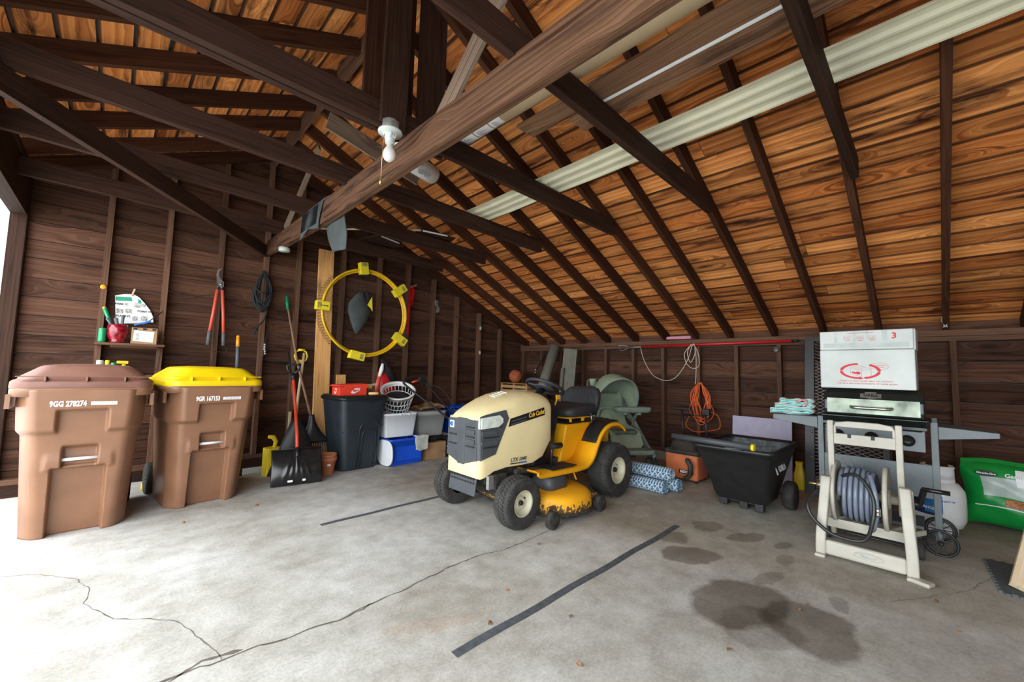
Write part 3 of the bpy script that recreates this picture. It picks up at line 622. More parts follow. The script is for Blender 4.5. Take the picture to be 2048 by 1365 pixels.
b = MB(); b.loft([ring(.312, .30, .09, .812, 6), ring(.322, .31, .1, .825, 6), ring(.322, .31, .1, .84, 6), ring(.30, .29, .09, .868, 6)]); b.box((.03, -.31, .812), (.14, .03, .02)); b.build('lid', 'black_plastic', t, bevel=.003)
t = thing('shoe_box', 'open orange red shoe box with white swoosh marks on the trash can', 'box', (2.03, 4.86, .869), math.radians(4))
b = MB(); b.box((0, 0, .05), (.33, .20, .10)); b.build('tray', 'shoebox_orange', t, bevel=.002)
b = MB(); b.box((.0, .0, .120), (.345, .215, .018), RY(-.03)); b.box((-.185, -.0, .104), (.06, .215, .005), RY(.35)); b.box((.03, -.108, .100), (.30, .003, .04)); b.build('lid', 'shoebox_orange', t)
b = MB(); sw = [(-.055, -.022), (-.03, -.03), (.0, -.022), (.06, .012), (-.005, -.008), (-.03, -.006), (-.036, .004), (-.03, .016), (-.052, -.004)]
b.prism([(x, y) for x, y in sw], .001, T(.02, -.1105, .05) @ Matrix.Rotation(PI/2, 4, 'X')); b.prism([(x*.6, y) for x, y in sw], .001, T(-.166, .0, .045) @ Matrix.Rotation(-PI/2, 4, 'Z') @ Matrix.Rotation(PI/2, 4, 'X')); b.build('swoosh', 'white_ink', t)
text('NIKE', .034, 'white_ink', t, (.035, -.111, .072), (PI/2, 0, 0), bold=.001, shear=.3)
text('NIKE', .022, 'white_ink', t, (-.167, 0, .07), (PI/2, 0, -PI/2), bold=.001, shear=.3)
b = MB(); b.box((-.10, .0, .108), (.12, .17, .012)); b.build('tissue', 'fabric_black', t)
t = thing('plastic_bowl', 'dusty pink bowl of odds and ends beside the orange shoe box', 'bowl', (2.315, 5.0, .869))
b = MB(); b.lathe([(0, 0), (.05, 0), (.075, .06), (.08, .062), (.08, .068), (.070, .068), (.048, .008), (0, .008)], 24); b.build('bowl', 'pink_plastic', t)
b = MB(); b.tube([(-.08, 0, .08), (.06, -.02, .12)], .012, 6); b.box((-.03, .02, .10), (.12, .03, .05), RY(.4)); b.build('handle_rod', 'black_plastic', t)
b = MB(); b.box((.03, -.02, .11), (.12, .05, .022), RY(-.15) @ RZ(.3)); b.build('packet', 'paper_white', t)
b = MB(); b.box((.03, -.047, .113), (.08, .002, .010), RY(-.15) @ RZ(.3)); b.box((.0, -.04, .085), (.07, .03, .03)); b.build('yellow_tag', 'tool_yellow', t)
b = MB(); b.loft([[(x, y*s, z*s+.022) for y, z in [(.03*math.cos(a), .018*math.sin(a)) for a in [2*PI*k/12 for k in range(12)]]] for x, s in ((-.055, .6), (-.045, .9), (.0, 1), (.045, 1), (.06, .7))]); o = b.build('sponge', 'sponge'); tag(o, 'pale yellow and pink sponge at the front right of the trash can lid', 'sponge'); place(o, (2.265, 4.72, .866), (0, 0, -.1))

# ================================================================ stacked tubs
def tub(name, lab, cat, loc, rz, w, d, h, m, rimh=.03, lid=None, taper=.88, group=None):
    t = thing(name, lab, cat, loc, rz, group); b = MB(); tp = taper
    b.loft([ring(w/2*tp, d/2*tp, .03, 0), ring(w/2*tp, d/2*tp, .03, .006), ring(w/2*.985, d/2*.985, .035, h-rimh), ring(w/2, d/2, .04, h-rimh), ring(w/2+.004, d/2+.004, .04, h), ring(w/2-.006, d/2-.006, .035, h), ring(w/2*.96, d/2*.96, .03, h-rimh), ring(w/2*tp*.96, d/2*tp*.96, .03, .012)], cap0=True, cap1=True)
    b.build('tub', m, t)
    if lid:
        b = MB(); b.loft([ring(w/2+.010, d/2+.010, .045, h-.045), ring(w/2+.012, d/2+.012, .045, h+.004), ring(w/2+.004, d/2+.004, .04, h+.014), ring(w/2*.8, d/2*.8, .03, h+.014)], cap0=True); b.build('lid', lid, t)
    return t
t = tub('recycling_tub', 'cobalt blue plastic tub on the floor beneath the white tub', 'tub', (2.71, 4.83, 0), math.radians(2), .52, .44, .325, 'blue_plastic', taper=.82)
b = MB()
for x in (-.18, .18): b.box((x, -.209, .16), (.012, .012, .26), RX(-.11))
b.box((0, -.212, .17), (.34, .006, .22), RX(-.11)); b.build('panel', 'blue_plastic', t)
t = tub('storage_tub', 'translucent white tub stacked on the blue tub, laundry basket on top', 'tub', (2.68, 4.93, .327), 0, .47, .36, .30, 'white_plastic', taper=.86)
b = MB(); 
for x in (-.02, .10): b.box((x, -.187, .285), (.012, .008, .03))
b.build('latch', 'white_plastic', t)
# laundry basket, tipped, of open lattice
t = thing('laundry_basket', 'round white lattice laundry basket lying tipped open on the white tub', 'basket', (2.76, 5.03, .662), 0, rot=(math.radians(26), math.radians(-14), 0))
b = MB(); nb = 26; r0, r1, hh = .150, .205, .24
for k in range(nb):
    a = 2*PI*k/nb
    for (h0, h1, tw) in ((0, .33, .0), (.33, .66, .06), (.66, 1, 0)):
        A = a+tw; ra, rb = r0+(r1-r0)*h0, r0+(r1-r0)*h1
        b.tube([(ra*math.cos(A), ra*math.sin(A), hh*h0), (rb*math.cos(A+.05), rb*math.sin(A+.05), hh*h1)], .0045, 5)
for h in (.33, .66):
    r = r0+(r1-r0)*h; b.tube([(r*math.cos(2*PI*k/32), r*math.sin(2*PI*k/32), hh*h) for k in range(32)], .006, 5, closed=True)
b.build('lattice', 'basket_white', t)
b = MB(); b.lathe([(0, 0), (r0, 0), (r0+.004, .01), (r0-.004, .012), (0, .008)], 32); b.build('base', 'basket_white', t)
b = MB(); b.lathe([(r1-.012, hh-.004), (r1+.0, hh-.012), (r1+.004, hh+.035), (r1+.022, hh+.040), (r1+.024, hh+.050), (r1-.002, hh+.052), (r1-.010, hh+.03)], 40, cap0=False, cap1=False); b.build('rim', 'basket_white', t)
b = MB(); b.lathe([(0, .014), (r0-.012, .016), (r1-.035, hh*.68), (r1*.5, hh*.72), (0, hh*.66)], 26); o = b.build('bin_bag', 'fabric_black'); tag(o, 'dark clothing or bag filling the white lattice basket', 'bag'); o.location = t.location; o.rotation_euler = t.rotation_euler
t = tub('storage_tub', 'light grey lidded storage tub resting on black cloth', 'tub', (3.27, 5.12, .262), 0, .46, .38, .33, 'grey_plastic', lid='grey_plastic', taper=.84)
b = MB()
def drape(u, v):
    x = (u-.5)*.52; y = (v-.5)*.40; r = math.hypot(x, y)
    return (x, y, .002+.018*(1+math.sin(17*x+5*y)*math.sin(13*y))+.014*math.sin(29*x)*math.cos(21*y))
b.grid(drape, 26, 20); o = b.build('black_cloth', 'fabric_black', solid=.008); tag(o, 'crumpled black cloth on top of the taped shipping carton', 'cloth'); place(o, (3.31, 4.94, .222))
t = thing('cardboard_box', 'brown shipping carton with black printed tape and a smile mark', 'box', (3.32, 4.90, 0), 0)
b = MB(); b.box((0, 0, .109), (.60, .42, .218)); b.build('carton', 'cardboard', t, bevel=.003)
b = MB(); b.box((.04, -.2115, .109), (.055, .002, .216)); b.box((.04, 0, .2185), (.055, .42, .001)); b.build('tape', 'black_ink', t)
b = MB(); b.tube([(-.085+.25*k/14, -.2125, .115-.045*math.sin(PI*k/14)) for k in range(15)], [.001+.006*math.sin(PI*k/14) for k in range(15)], 5, flat=.3)
b.prism([(.150, .128), (.178, .135), (.172, .100), (.163, .118)], .001, T(0, -.2130, 0) @ Matrix.Rotation(PI/2, 4, 'X')); b.build('smile_mark', 'black_ink', t)
b = MB(); b.box((.04, -.2135, .15), (.022, .001, .012)); b.box((.04, -.2135, .09), (.018, .001, .008)); b.build('tape_print', 'paper_white', t)
b = MB()
def pb(u, v): x = (u-.5)*.42; y = (v-.5)*.30; return (x, y, .03+.06*math.exp(-((x-.05)/.12)**2)*(1-abs(v-.5))+.015*math.sin(23*x+11*y)+.012*math.sin(31*y-9*x))
b.grid(pb, 24, 18); o = b.build('paper_bag', 'brown_paper', solid=.03); tag(o, 'crumpled brown paper bag on the grey lidded tub', 'bag'); place(o, (3.33, 5.18, .605))
t = tub('recycling_bin', 'blue recycling bin with white emblem half hidden by the push mower handle', 'bin', (3.93, 5.27, .24), 0, .54, .40, .36, 'blue_plastic', taper=.8)
b = MB(); b.tube([(-.17+.028*math.cos(a), -.176, .22+.028*math.sin(a)) for a in [2*PI*k/12 for k in range(10)]], .006, 5, flat=.5); b.box((-.165, -.172, .165), (.07, .002, .012)); b.box((-.165, -.172, .148), (.05, .002, .008)); b.build('emblem', 'white_ink', t)
b = MB(); b.grid(lambda u, v: ((u-.5)*.54, (v-.5)*.40, .35+.045*abs(math.sin(9*u+3*v))*1+.02*math.sin(23*u)*math.sin(17*v)), 20, 14); b.build('liner', 'blue_plastic', t, solid=.004)
t = tub('plastic_crate', 'white ribbed plastic crate under the blue recycling bin', 'crate', (3.93, 5.22, 0), 0, .50, .40, .237, 'white_plastic', taper=.92)
b = MB()
for k in range(5): b.box((0, -.197, .07+.032*k), (.44, .012, .008))
b.build('ribs', 'white_plastic', t)
t = thing('tub_lid', 'white tub lid leaning between the black trash can and blue tub', 'lid', (2.447, 4.72, .0), 0, rot=(0, math.radians(88), math.radians(3)))
b = MB(); P = [[(x, y, z) for x, y in rrect(.15, .17, .12, 6)] for z in (0, .02)]; P = [P[0], [(x*1.03, y*1.03, 0.004) for x, y, z in P[0]], [(x*1.03, y*1.03, .02) for x, y, z in P[0]], [(x*.95, y*.95, .022) for x, y, z in P[0]]]; b.loft(P); b.M = Matrix.Identity(4); o = b.build('lid_plate', 'white_plastic', t, loc=(-.16, 0, 0))
b = MB()
def clo(u, v): 
    x = (u-.5)*.20; s = v*.22; y = -s if s < .05 else -.05-.004*math.sin(20*x); z = 0 if s < .05 else -(s-.05)
    return (x*(1-.12*v)+.004*math.sin(9*v), y-.010*math.sin(5*u+1)*v, z-.02*math.sin(PI*u)*v+.003*math.sin(12*u))
b.grid(clo, 16, 16); o = b.build('grey_rag', 'cloth_grey', solid=.012); tag(o, 'pale grey rag hanging over the rim of the blue tub', 'rag'); place(o, (2.90, 4.655, .342))

# red, white and black bag slumped on the wall behind the basket
t = thing('drawstring_bag', 'red, white and black bag standing behind the laundry basket', 'bag', (2.62, 5.28, .62))
b = MB(); b.loft([[(.13*s*math.cos(a)+dx, .06*s*math.sin(a), z) for a in [2*PI*k/14 for k in range(14)]] for z, s, dx in ((0, .9, .1), (.15, 1.2, .1), (.32, 1.15, .10), (.45, .8, .06), (.52, .5, .02))]); b.build('bag_body', 'red_plastic', t)
b = MB(); b.loft([[(.10*s*math.cos(a)+dx, .062*s*math.sin(a)+.01, z) for a in [2*PI*k/12 for k in range(12)]] for z, s, dx in ((.40, 1.1, .15), (.52, .9, .11), (.64, .55, .06), (.70, .3, .03))]); b.build('bag_top', 'fabric_black', t)
b = MB(); b.loft([[(.03*s*math.cos(a)+dx, .03*s*math.sin(a)-.035, z) for a in [2*PI*k/10 for k in range(10)]] for z, s, dx in ((.46, .7, -.03), (.55, 1, -.005), (.64, .6, .01))]); b.build('white_flap', 'paper_white', t)
b = MB(); b.loft([[(.035*s*math.cos(a)+dx, .03*s*math.sin(a)-.03, z) for a in [2*PI*k/10 for k in range(10)]] for z, s, dx in ((.20, .8, -.05), (.34, 1, -.05), (.47, .7, -.03))]); b.build('red_pocket', 'lopper_red', t)

# ================================================================ riding mower (nose towards the doorway side, -x)
mat('mower_cream', (.80, .66, .36), .38, var=.05, scale=5)
mat('mower_yellow', (.86, .40, .008), .36, var=.06, scale=5)
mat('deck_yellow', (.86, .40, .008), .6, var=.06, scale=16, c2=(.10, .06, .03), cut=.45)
mat('mower_grey', (.060, .065, .072), .5, var=.12, scale=8)
mat('lamp_lens', (.62, .66, .60), .12, var=.15, scale=20)
mat('rim_cream', (.60, .56, .40), .45, var=.15, scale=10)
mat('seat_vinyl', (.032, .033, .037), .6, var=.15, scale=20, bump=.3, bscale=300)
mat('grime', (.045, .04, .034), .9, var=.5, scale=25)
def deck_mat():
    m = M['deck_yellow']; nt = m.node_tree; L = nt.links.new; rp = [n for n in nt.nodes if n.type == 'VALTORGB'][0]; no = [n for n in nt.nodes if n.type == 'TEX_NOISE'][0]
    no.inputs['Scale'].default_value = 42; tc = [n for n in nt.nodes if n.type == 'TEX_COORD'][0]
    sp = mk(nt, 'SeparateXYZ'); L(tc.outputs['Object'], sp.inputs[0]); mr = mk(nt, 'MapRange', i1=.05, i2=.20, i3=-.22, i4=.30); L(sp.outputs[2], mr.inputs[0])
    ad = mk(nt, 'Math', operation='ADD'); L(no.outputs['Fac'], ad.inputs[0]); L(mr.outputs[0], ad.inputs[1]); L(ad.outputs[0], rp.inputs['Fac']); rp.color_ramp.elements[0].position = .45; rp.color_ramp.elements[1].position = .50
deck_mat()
mower = thing('riding_mower', 'cream and yellow riding lawn mower with black seat in the middle of the garage', 'lawn mower', (2.95, 2.66, 0))
def tyre(c, r, w, rim, name_parent, lug, nl, side=-1):
    b = MB(); t = r*.40 if r < .22 else r*.42; R = RX(PI/2)
    prof = [(rim, -w*.42), (r-t*.35, -w*.5), (r-t*.1, -w*.46), (r-.004, -w*.36), (r, -w*.15), (r, w*.15), (r-.004, w*.36), (r-t*.1, w*.46), (r-t*.35, w*.5), (rim, w*.42)]
    b.lathe(prof, 40, c=c, R=R, cap0=False, cap1=False)
    c = Vector(c)
    for k in range(nl):
        a = 2*PI*k/nl
        for row, (yy, tilt, da) in enumerate(((-w*.38, .6, 0), (-w*.14, -.5, .5), (w*.14, .5, 0), (w*.38, -.6, .5))):
            aa = a+da*2*PI/nl; rr_ = r+lug*.3-(.012 if abs(yy) > w*.3 else 0)
            Rm = RY(-aa) @ RX(0); p = c+Vector((rr_*math.cos(aa), yy, rr_*math.sin(aa)))
            b.box(p, (lug*1.6, w*.21, 2*PI*r/nl*.46), RY(-aa) @ RX(tilt))
    tr = b.build('tyre', 'black_rubber', name_parent)
    b = MB(); s = side
    b.lathe([(0, s*w*.18), (rim*.28, s*w*.18), (rim*.3, s*w*.24), (rim*.42, s*w*.24), (rim*.5, s*w*.12), (rim*.82, s*w*.10), (rim*.9, s*w*.36), (rim*1.0, s*w*.44), (rim*1.04, s*w*.40), (rim*.96, s*w*.2), (rim*.9, 0)], 32, c=c, R=RX(-PI/2), cap1=False)
    b.build('rim', 'rim_cream', name_parent)
    b = MB(); b.lathe([(0, s*w*.30), (rim*.18, s*w*.30), (rim*.2, s*w*.22)], 12, c=c, R=RX(-PI/2)); 
    b.build('hub_cap', 'black_plastic', name_parent)
    b = MB(); b.ball(c+Vector((rim*.55, s*w*.14, rim*.25)), .008, 6, 4); b.build('valve', 'black_plastic', name_parent)
def wheel(nm, c, r, w, rim, lug, nl, side):
    e = bpy.data.objects.new(nm, None); col.objects.link(e); e.parent = mower; e.location = c; tyre((0, 0, 0), r, w, rim, e, lug, nl, side); return e
wheel('front_wheel', (-.65, -.40, .195), .192, .155, .098, .006, 42, -1)
wheel('front_wheel', (-.65, .40, .195), .192, .155, .098, .006, 42, 1)
wheel('rear_wheel', (.65, -.405, .258), .254, .215, .125, .007, 46, -1)
wheel('rear_wheel', (.65, .405, .258), .254, .215, .125, .007, 46, 1)
# hood: sections across, from nose to dash
def hs(x, hw, zb, zs, zt, nose=0):
    H = [(1.0, zb), (1.0, zb+(zs-zb)*.5), (1.0, zs), (.975, zs+(zt-zs)*.35), (.88, zs+(zt-zs)*.68), (.70, zs+(zt-zs)*.90), (.42, zt), (0, zt+.004)]
    P = [(x+nose*(1-0)*0, -hw*a, z) for a, z in H]; Q = [(x, hw*a, z) for a, z in H[:-1]][::-1]
    return P+Q
ST = [(-.905, .150, .40, .70, .765), (-.895, .185, .365, .735, .80), (-.87, .205, .355, .77, .84), (-.83, .215, .365, .795, .868), (-.75, .228, .405, .82, .912), (-.63, .246, .425, .85, .962), (-.50, .262, .425, .875, 1.0), (-.36, .278, .43, .895, 1.02), (-.24, .285, .47, .90, 1.022), (-.17, .285, .56, .89, 1.005), (-.13, .282, .60, .87, .985)]
b = MB(); b.loft([hs(*s) for s in ST], cap0=True, cap1=True); b.build('hood', 'mower_cream', mower, bevel=.004)
SA = -.120
SM = T(-.885, -.209, 0) @ Matrix.Rotation(SA, 4, 'Z') @ Matrix.Diagonal((.93, 1, 1, 1)) @ T(.945, .285, 0)
PX = Matrix.Rotation(PI/2, 4, 'X')
b = MB(); b.prism([(-.945, .50), (-.79, .54), (-.655, .815), (-.69, .885), (-.90, .852), (-.955, .838)], .012, SM @ T(0, -.283, 0) @ PX)
FM = Matrix(((0, 0, -1, -.893), (-1, 0, 0, 0), (0, 1, 0, 0), (0, 0, 0, 1)))
b.prism([(-.195, .50), (-.04, .455), (.04, .455), (.195, .50), (.185, .80), (0, .815), (-.185, .80)], .014, FM)
b.prism([(-.045, .45), (.045, .45), (.05, .815), (-.05, .815)], .018, FM)
b.loft([[(x, y, z) for x, y in ((-.906, -.15), (-.905, -.185), (-.893, -.205), (-.872, -.222))] for z in (.505, .81)], closed=False, cap0=False, cap1=False)
g = b.build('grille', 'mower_grey', mower, bevel=.003)
b = MB()
for k in range(3):
    for yy in ((.115, -.115) if k < 2 else (-.115,)): b = MB(); b.box((-.910, yy, .60+.075*k), (.012, .10, .010)); b.build('slot', 'black_ink', g)
    b = MB(); b.M = SM; b.box((-.85+.012*k, -.2965, .60+.075*k), (.15+.012*k, .006, .010), RY(-.03)); b.build('slot', 'black_ink', g)
b = MB()
for k in range(2): b.box((-.910, -.115, .638+.075*k), (.016, .11, .035))
b.M = SM
for k in range(2): b.box((-.86, -.296, .635+.075*k), (.16, .012, .035), RY(-.03))
b.build('bars', 'mower_grey', g, bevel=.004)
b = MB(); b.box((-.892, -.212, .786), (.03, .02, .085)); b.M = SM; b.prism([(-.95, .742), (-.77, .752), (-.722, .785), (-.722, .82), (-.76, .848), (-.95, .830)], .012, T(0, -.293, 0) @ PX); b.build('headlight', 'lamp_lens', mower, bevel=.006)
b = MB(); b.prism([(-.85, .765), (-.72, .77), (-.69, .79), (-.69, .81), (-.72, .826), (-.85, .81)], .012, T(0, .245, 0) @ PX); b.build('headlight', 'lamp_lens', mower, bevel=.006)
b = MB(); b.box((-.912, .125, .755), (.008, .055, .058)); e = b.build('emblem', 'white_ink', mower, bevel=.008)
b = MB(); b.lathe([(0, 0), (.021, 0), (.021, .003), (0, .003)], 20, c=(-.9165, .125, .755), R=RY(-PI/2)); b.build('emblem_disc', 'blue_ink', e)
b = MB(); b.prism([(-.66, .745), (-.235, .825), (-.245, .892), (-.64, .812)], .012, SM @ T(0, -.282, 0) @ PX); sp_ = b.build('side_panel', 'black_gloss', mower, bevel=.003)
b = MB(); b.M = SM
for k in range(2): b.beam((-.63, -.297, .765+.024*k), (-.46, -.297, .797+.022*k), .004, .010)
b.build('vent_fins', 'mower_grey', sp_)
def stext(s_, size, m, x, y, z, tilt, **k):
    o = text(s_, size, m, mower, (0, 0, 0), (0, 0, 0), **k); sx = o.scale[0]
    Q = SM @ T(x, y, z) @ Matrix.Rotation(-tilt, 4, 'Y') @ PX; l, r_, _ = Q.decompose(); o.location = l; o.rotation_euler = r_.to_euler(); return o
stext('Cub Cadet', .055, 'gold_ink', -.345, -.2975, .842, .17, bold=.0010, shear=.35, sx=.72)
stext('LTX 1040', .042, 'black_ink', -.545, -.300, .478, .02, bold=.0006, shear=.25, sx=.95)
b = MB(); b.M = SM; b.box((-.58, -.2995, .449), (.11, .001, .008)); tag(b.build('stripe', 'black_ink', mower), 'black underline stripe')
b = MB(); b.M = SM; b.box((-.49, -.2995, .450), (.08, .001, .012)); tag(b.build('stripe', 'blue_ink', mower), 'blue end of the underline stripe')
b = MB()
for k in range(5): b.beam((-.60+.032*k, -.055, .976+.0082*k), (-.575+.032*k, .05, .984+.0082*k), .010, .006)
b.build('hood_louvres', 'white_plastic', mower)
b = MB(); b.loft([[(-.42, -.10, 1.010), (-.24, -.10, 1.028), (-.24, .10, 1.028), (-.42, .10, 1.010)], [(-.40, -.08, 1.016), (-.26, -.08, 1.032), (-.26, .08, 1.032), (-.40, .08, 1.016)]], sm=False); b.build('filler_panel', 'rim_cream', mower)
# dash tower, wheel, key lever
b = MB(); b.loft([[(x0, -hw, z), (x1, -hw, z), (x1, hw, z), (x0, hw, z)] for z, x0, x1, hw in ((.30, -.26, .02, .17), (.55, -.20, .00, .22), (.80, -.15, .03, .24), (.92, -.15, .02, .20), (1.0, -.16, -.04, .10))]); b.build('dash_tower', 'black_plastic', mower, bevel=.02)
b = MB(); b.tube([(-.06, 0, .95), (.07, 0, 1.03)], .03, 12); b.build('steering_column', 'black_plastic', mower)
sw = bpy.data.objects.new('steering_wheel', None); col.objects.link(sw); sw.parent = mower; sw.location = (.10, 0, 1.055); sw.rotation_euler = (0, math.radians(24), 0)
b = MB(); b.tube([(.185*math.cos(2*PI*k/40), .185*math.sin(2*PI*k/40), 0) for k in range(40)], .0165, 10, closed=True); b.build('ring', 'seat_vinyl', sw)
b = MB(); b.lathe([(0, -.03), (.05, -.03), (.10, -.022), (.105, -.012), (.03, .0), (0, .0)], 20)
for a in (0, 2.1, 4.2): b.beam((.04*math.cos(a), .04*math.sin(a), -.016), (.18*math.cos(a), .18*math.sin(a), -.004), .05, .012)
b.build('spokes', 'mower_grey', sw, bevel=.003)
b = MB(); b.beam((.05, -.16, .86), (.09, -.17, .955), .012, .012); b.box((.095, -.172, .965), (.055, .012, .042)); b.build('throttle_lever', 'mower_yellow', mower, bevel=.003)
# seat
b = MB()
def pan(u, v):
    x = .23+.50*u; y = (v-.5)*.47; z = .80+.035*math.cos((v-.5)*PI)*0+.02*abs(2*v-1)**2+.03*(abs(2*u-1))**4
    return (x, y, z)
rings = []
for z, ex, s in ((.762, -.03, .86), (.775, 0, .98), (.81, .01, 1.0), (.845, -.005, .96), (.85, -.04, .85)):
    rings.append([(.47+x, y, z+(.025*abs(y)/.22 if z > .8 else 0)+(.02*(x/.25) if z > .8 else 0)) for x, y in rrect(.255*s, .235*s, .09, 6)])
b.loft(rings); b.build('seat_cushion', 'seat_vinyl', mower)
b = MB(); rings = []
for z, xo, hw, th in ((.80, .66, .225, .05), (.86, .685, .238, .052), (.93, .705, .240, .050), (.99, .722, .228, .045), (1.035, .735, .19, .036), (1.055, .74, .13, .02)):
    rings.append([(xo+.04+x-.05*(1-(y/hw)**2)*.0+.05*-(y/.24)**2, y, z) for x, y in [(a, b_) for a, b_ in rrect(th, hw, th*.9, 5)]])
b.loft(rings); b.build('seat_back', 'seat_vinyl', mower)
b = MB(); b.tube(bez([(.655, -.15, .86), (.665, -.155, .95), (.685, -.13, 1.0), (.69, -.10, 1.02)]), .004, 5); b.tube(bez([(.655, .15, .86), (.665, .155, .95), (.685, .13, 1.0), (.69, .10, 1.02)]), .004, 5); b.tube(bez([(.63, -.12, .868), (.60, 0, .855), (.63, .12, .868)]), .004, 5); b.build('seat_seam', 'mower_grey', mower)
b = MB(); 
for y in (-.17, .17):
    b.beam((.28, y, .755), (.62, y, .755), .025, .015); b.box((.30, y, .70), (.02, .02, .10)); b.box((.50, y, .70), (.03, .02, .12))
b.box((.30, 0, .752), (.02, .36, .02)); b.box((.52, 0, .752), (.02, .36, .02)); b.build('seat_bracket', 'mower_yellow', mower, bevel=.002)
# fenders and foot boards
PF = [(-.42, .385), (-.38, .372), (-.10, .362), (.16, .358), (.26, .375), (.33, .43), (.39, .53), (.46, .625), (.56, .69), (.68, .715), (.80, .705), (.88, .665), (.92, .63)]
PF = [(p.x, p.z) for p in bez([(x, 0, z) for x, z in PF], 3)]
for s in (-1, 1):
    b = MB(); n = len(PF); cols = []
    for i, (x, z) in enumerate(PF):
        a = PF[max(i-1, 0)]; c = PF[min(i+1, n-1)]; tx, tz = c[0]-a[0], c[1]-a[1]; l = math.hypot(tx, tz); nx, nz = tz/l, -tx/l   # outward-down normal
        cols.append([(x, s*.16, z), (x, s*.36, z), (x, s*.405, z-.004), (x+nx*.012, s*.425, z+nz*.012), (x+nx*.04, s*.428, z+nz*.04), (x+nx*.04, s*.418, z+nz*.04), (x+nx*.014, s*.40, z+nz*.014), (x+nx*.014, s*.16, z+nz*.014)])
    b.loft(cols, closed=True); b.build('fender', 'mower_yellow', mower)
    b = MB(); b.box((-.06, s*.31, .368), (.34, .17, .008))
    for k in range(9): b.box((-.20+.035*k, s*.31, .374), (.012, .15, .006))
    b.build('foot_mat', 'black_plastic', mower, bevel=.002)
    b = MB(); i0, i1 = int(n*.50), int(n*.86); b.loft([[(PF[i][0]-.012, s*.24, PF[i][1]+.006), (PF[i][0]-.012, s*.415, PF[i][1]+.004), (PF[i][0]-.018, s*.40, PF[i][1]+.022), (PF[i][0]-.02, s*.26, PF[i][1]+.026)] for i in range(i0, i1)]); b.build('fender_console', 'black_plastic', mower, bevel=.004)
b = MB(); b.loft([[(x0, -.20, z), (x1, -.20, z), (x1, .20, z), (x0, .20, z)] for z, x0, x1 in ((.34, .10, .92), (.50, .15, .94), (.70, .20, .95))], sm=False); b.build('seat_box', 'mower_yellow', mower, bevel=.012)
b = MB(); b.box((.60, 0, .705), (.70, .36, .02)); b.build('seat_tray', 'black_plastic', mower)
b = MB(); b.tube([(.47, -.30, .71), (.455, -.305, .79)], .006, 8); b.build('gear_rod', 'steel', mower)
b = MB(); b.ball((.45, -.305, .80), .020, 10, 8, (1, 1, .8)); b.tube([(.45, -.305, .80), (.50, -.30, .805)], .010, 8); b.build('gear_knob', 'black_plastic', mower)
b = MB(); b.lathe([(.042, 0), (.045, .004), (.03, .002), (.0, -.01)], 20, c=(.68, -.31, .737)); b.build('cup_holder', 'black_gloss', mower)
b = MB(); b.tube([(-.14, -.30, .37), (-.135, -.30, .50), (-.13, -.30, .55)], .012, 8); b.tube([(-.15, -.31, .55), (-.02, -.31, .545)], .026, 10); b.build('pedal', 'black_plastic', mower)
# chassis, axle, bumper plate
b = MB(); b.box((-.22, 0, .34), (1.08, .34, .12)); b.box((-.62, 0, .24), (.10, .64, .07)); b.box((.65, 0, .27), (.22, .60, .16)); b.tube([(.65, -.36, .258), (.65, .36, .258)], .022, 8); b.tube([(-.65, -.36, .195), (-.65, .36, .195)], .018, 8)
b.tube([(-.55, -.26, .38), (-.25, -.27, .36)], .022, 8); b.box((-.68, -.20, .32), (.12, .08, .12)); b.build('chassis', 'grime', mower, bevel=.006)
b = MB(); b.box((-.80, -.24, .33), (.05, .03, .10)); b.tube([(-.6, -.20, .30), (-.55, -.28, .22), (-.64, -.30, .2)], .014, 6); b.tube([(-.70, -.26, .27), (-.50, -.26, .29)], .012, 6); b.build('tie_rod', 'galv', mower)
b = MB(); b.box((-.865, .02, .29), (.014, .34, .15), RY(.15)); bp = b.build('bumper_plate', 'mower_grey', mower, bevel=.004)
b = MB()
for r_ in range(4):
    for k in range(9): b.box((-.876+.0055*r_, -.12+.035*k, .345-.034*r_), (.010, .023, .010), RY(.15))
b.build('perforations', 'black_ink', bp)
# mowing deck
b = MB(); rings = []
for z, s in ((.055, 1.02), (.10, 1.0), (.16, .985), (.185, .94), (.20, .86), (.215, .62), (.225, .30)):
    rings.append([(-.10+.36*s*math.copysign(abs(math.cos(a))**.75, math.cos(a)), -.02+.60*s*math.copysign(abs(math.sin(a))**.8, math.sin(a)), z) for a in [2*PI*k/40 for k in range(40)]])
b.loft(rings); dk = b.build('deck', 'deck_yellow', mower)
b = MB(); b.loft([[(-.10+.372*math.copysign(abs(math.cos(a))**.75, math.cos(a))*s, -.02+.615*math.copysign(abs(math.sin(a))**.8, math.sin(a))*s, z) for a in [2*PI*k/40 for k in range(40)]] for z, s in ((.045, 1), (.055, 1.01), (.065, 1))]); b.build('deck_skirt', 'grime', mower)
b = MB(); b.loft([[(-.16+x*s, -.30+y*s, z) for x, y in rrect(.13, .12, .07, 5)] for z, s in ((.205, 1.05), (.25, 1.03), (.30, .97), (.318, .85), (.322, .5))]); b.build('belt_cover', 'mower_grey', mower)
b = MB(); b.box((-.02, -.545, .178), (.15, .045, .002), RX(.35)); e = b.build('warning_label', 'paper_white', mower); b = MB(); b.box((-.02, -.5455, .1795), (.10, .026, .002), RX(.35)); b.build('label_print', 'grey_ink', e)
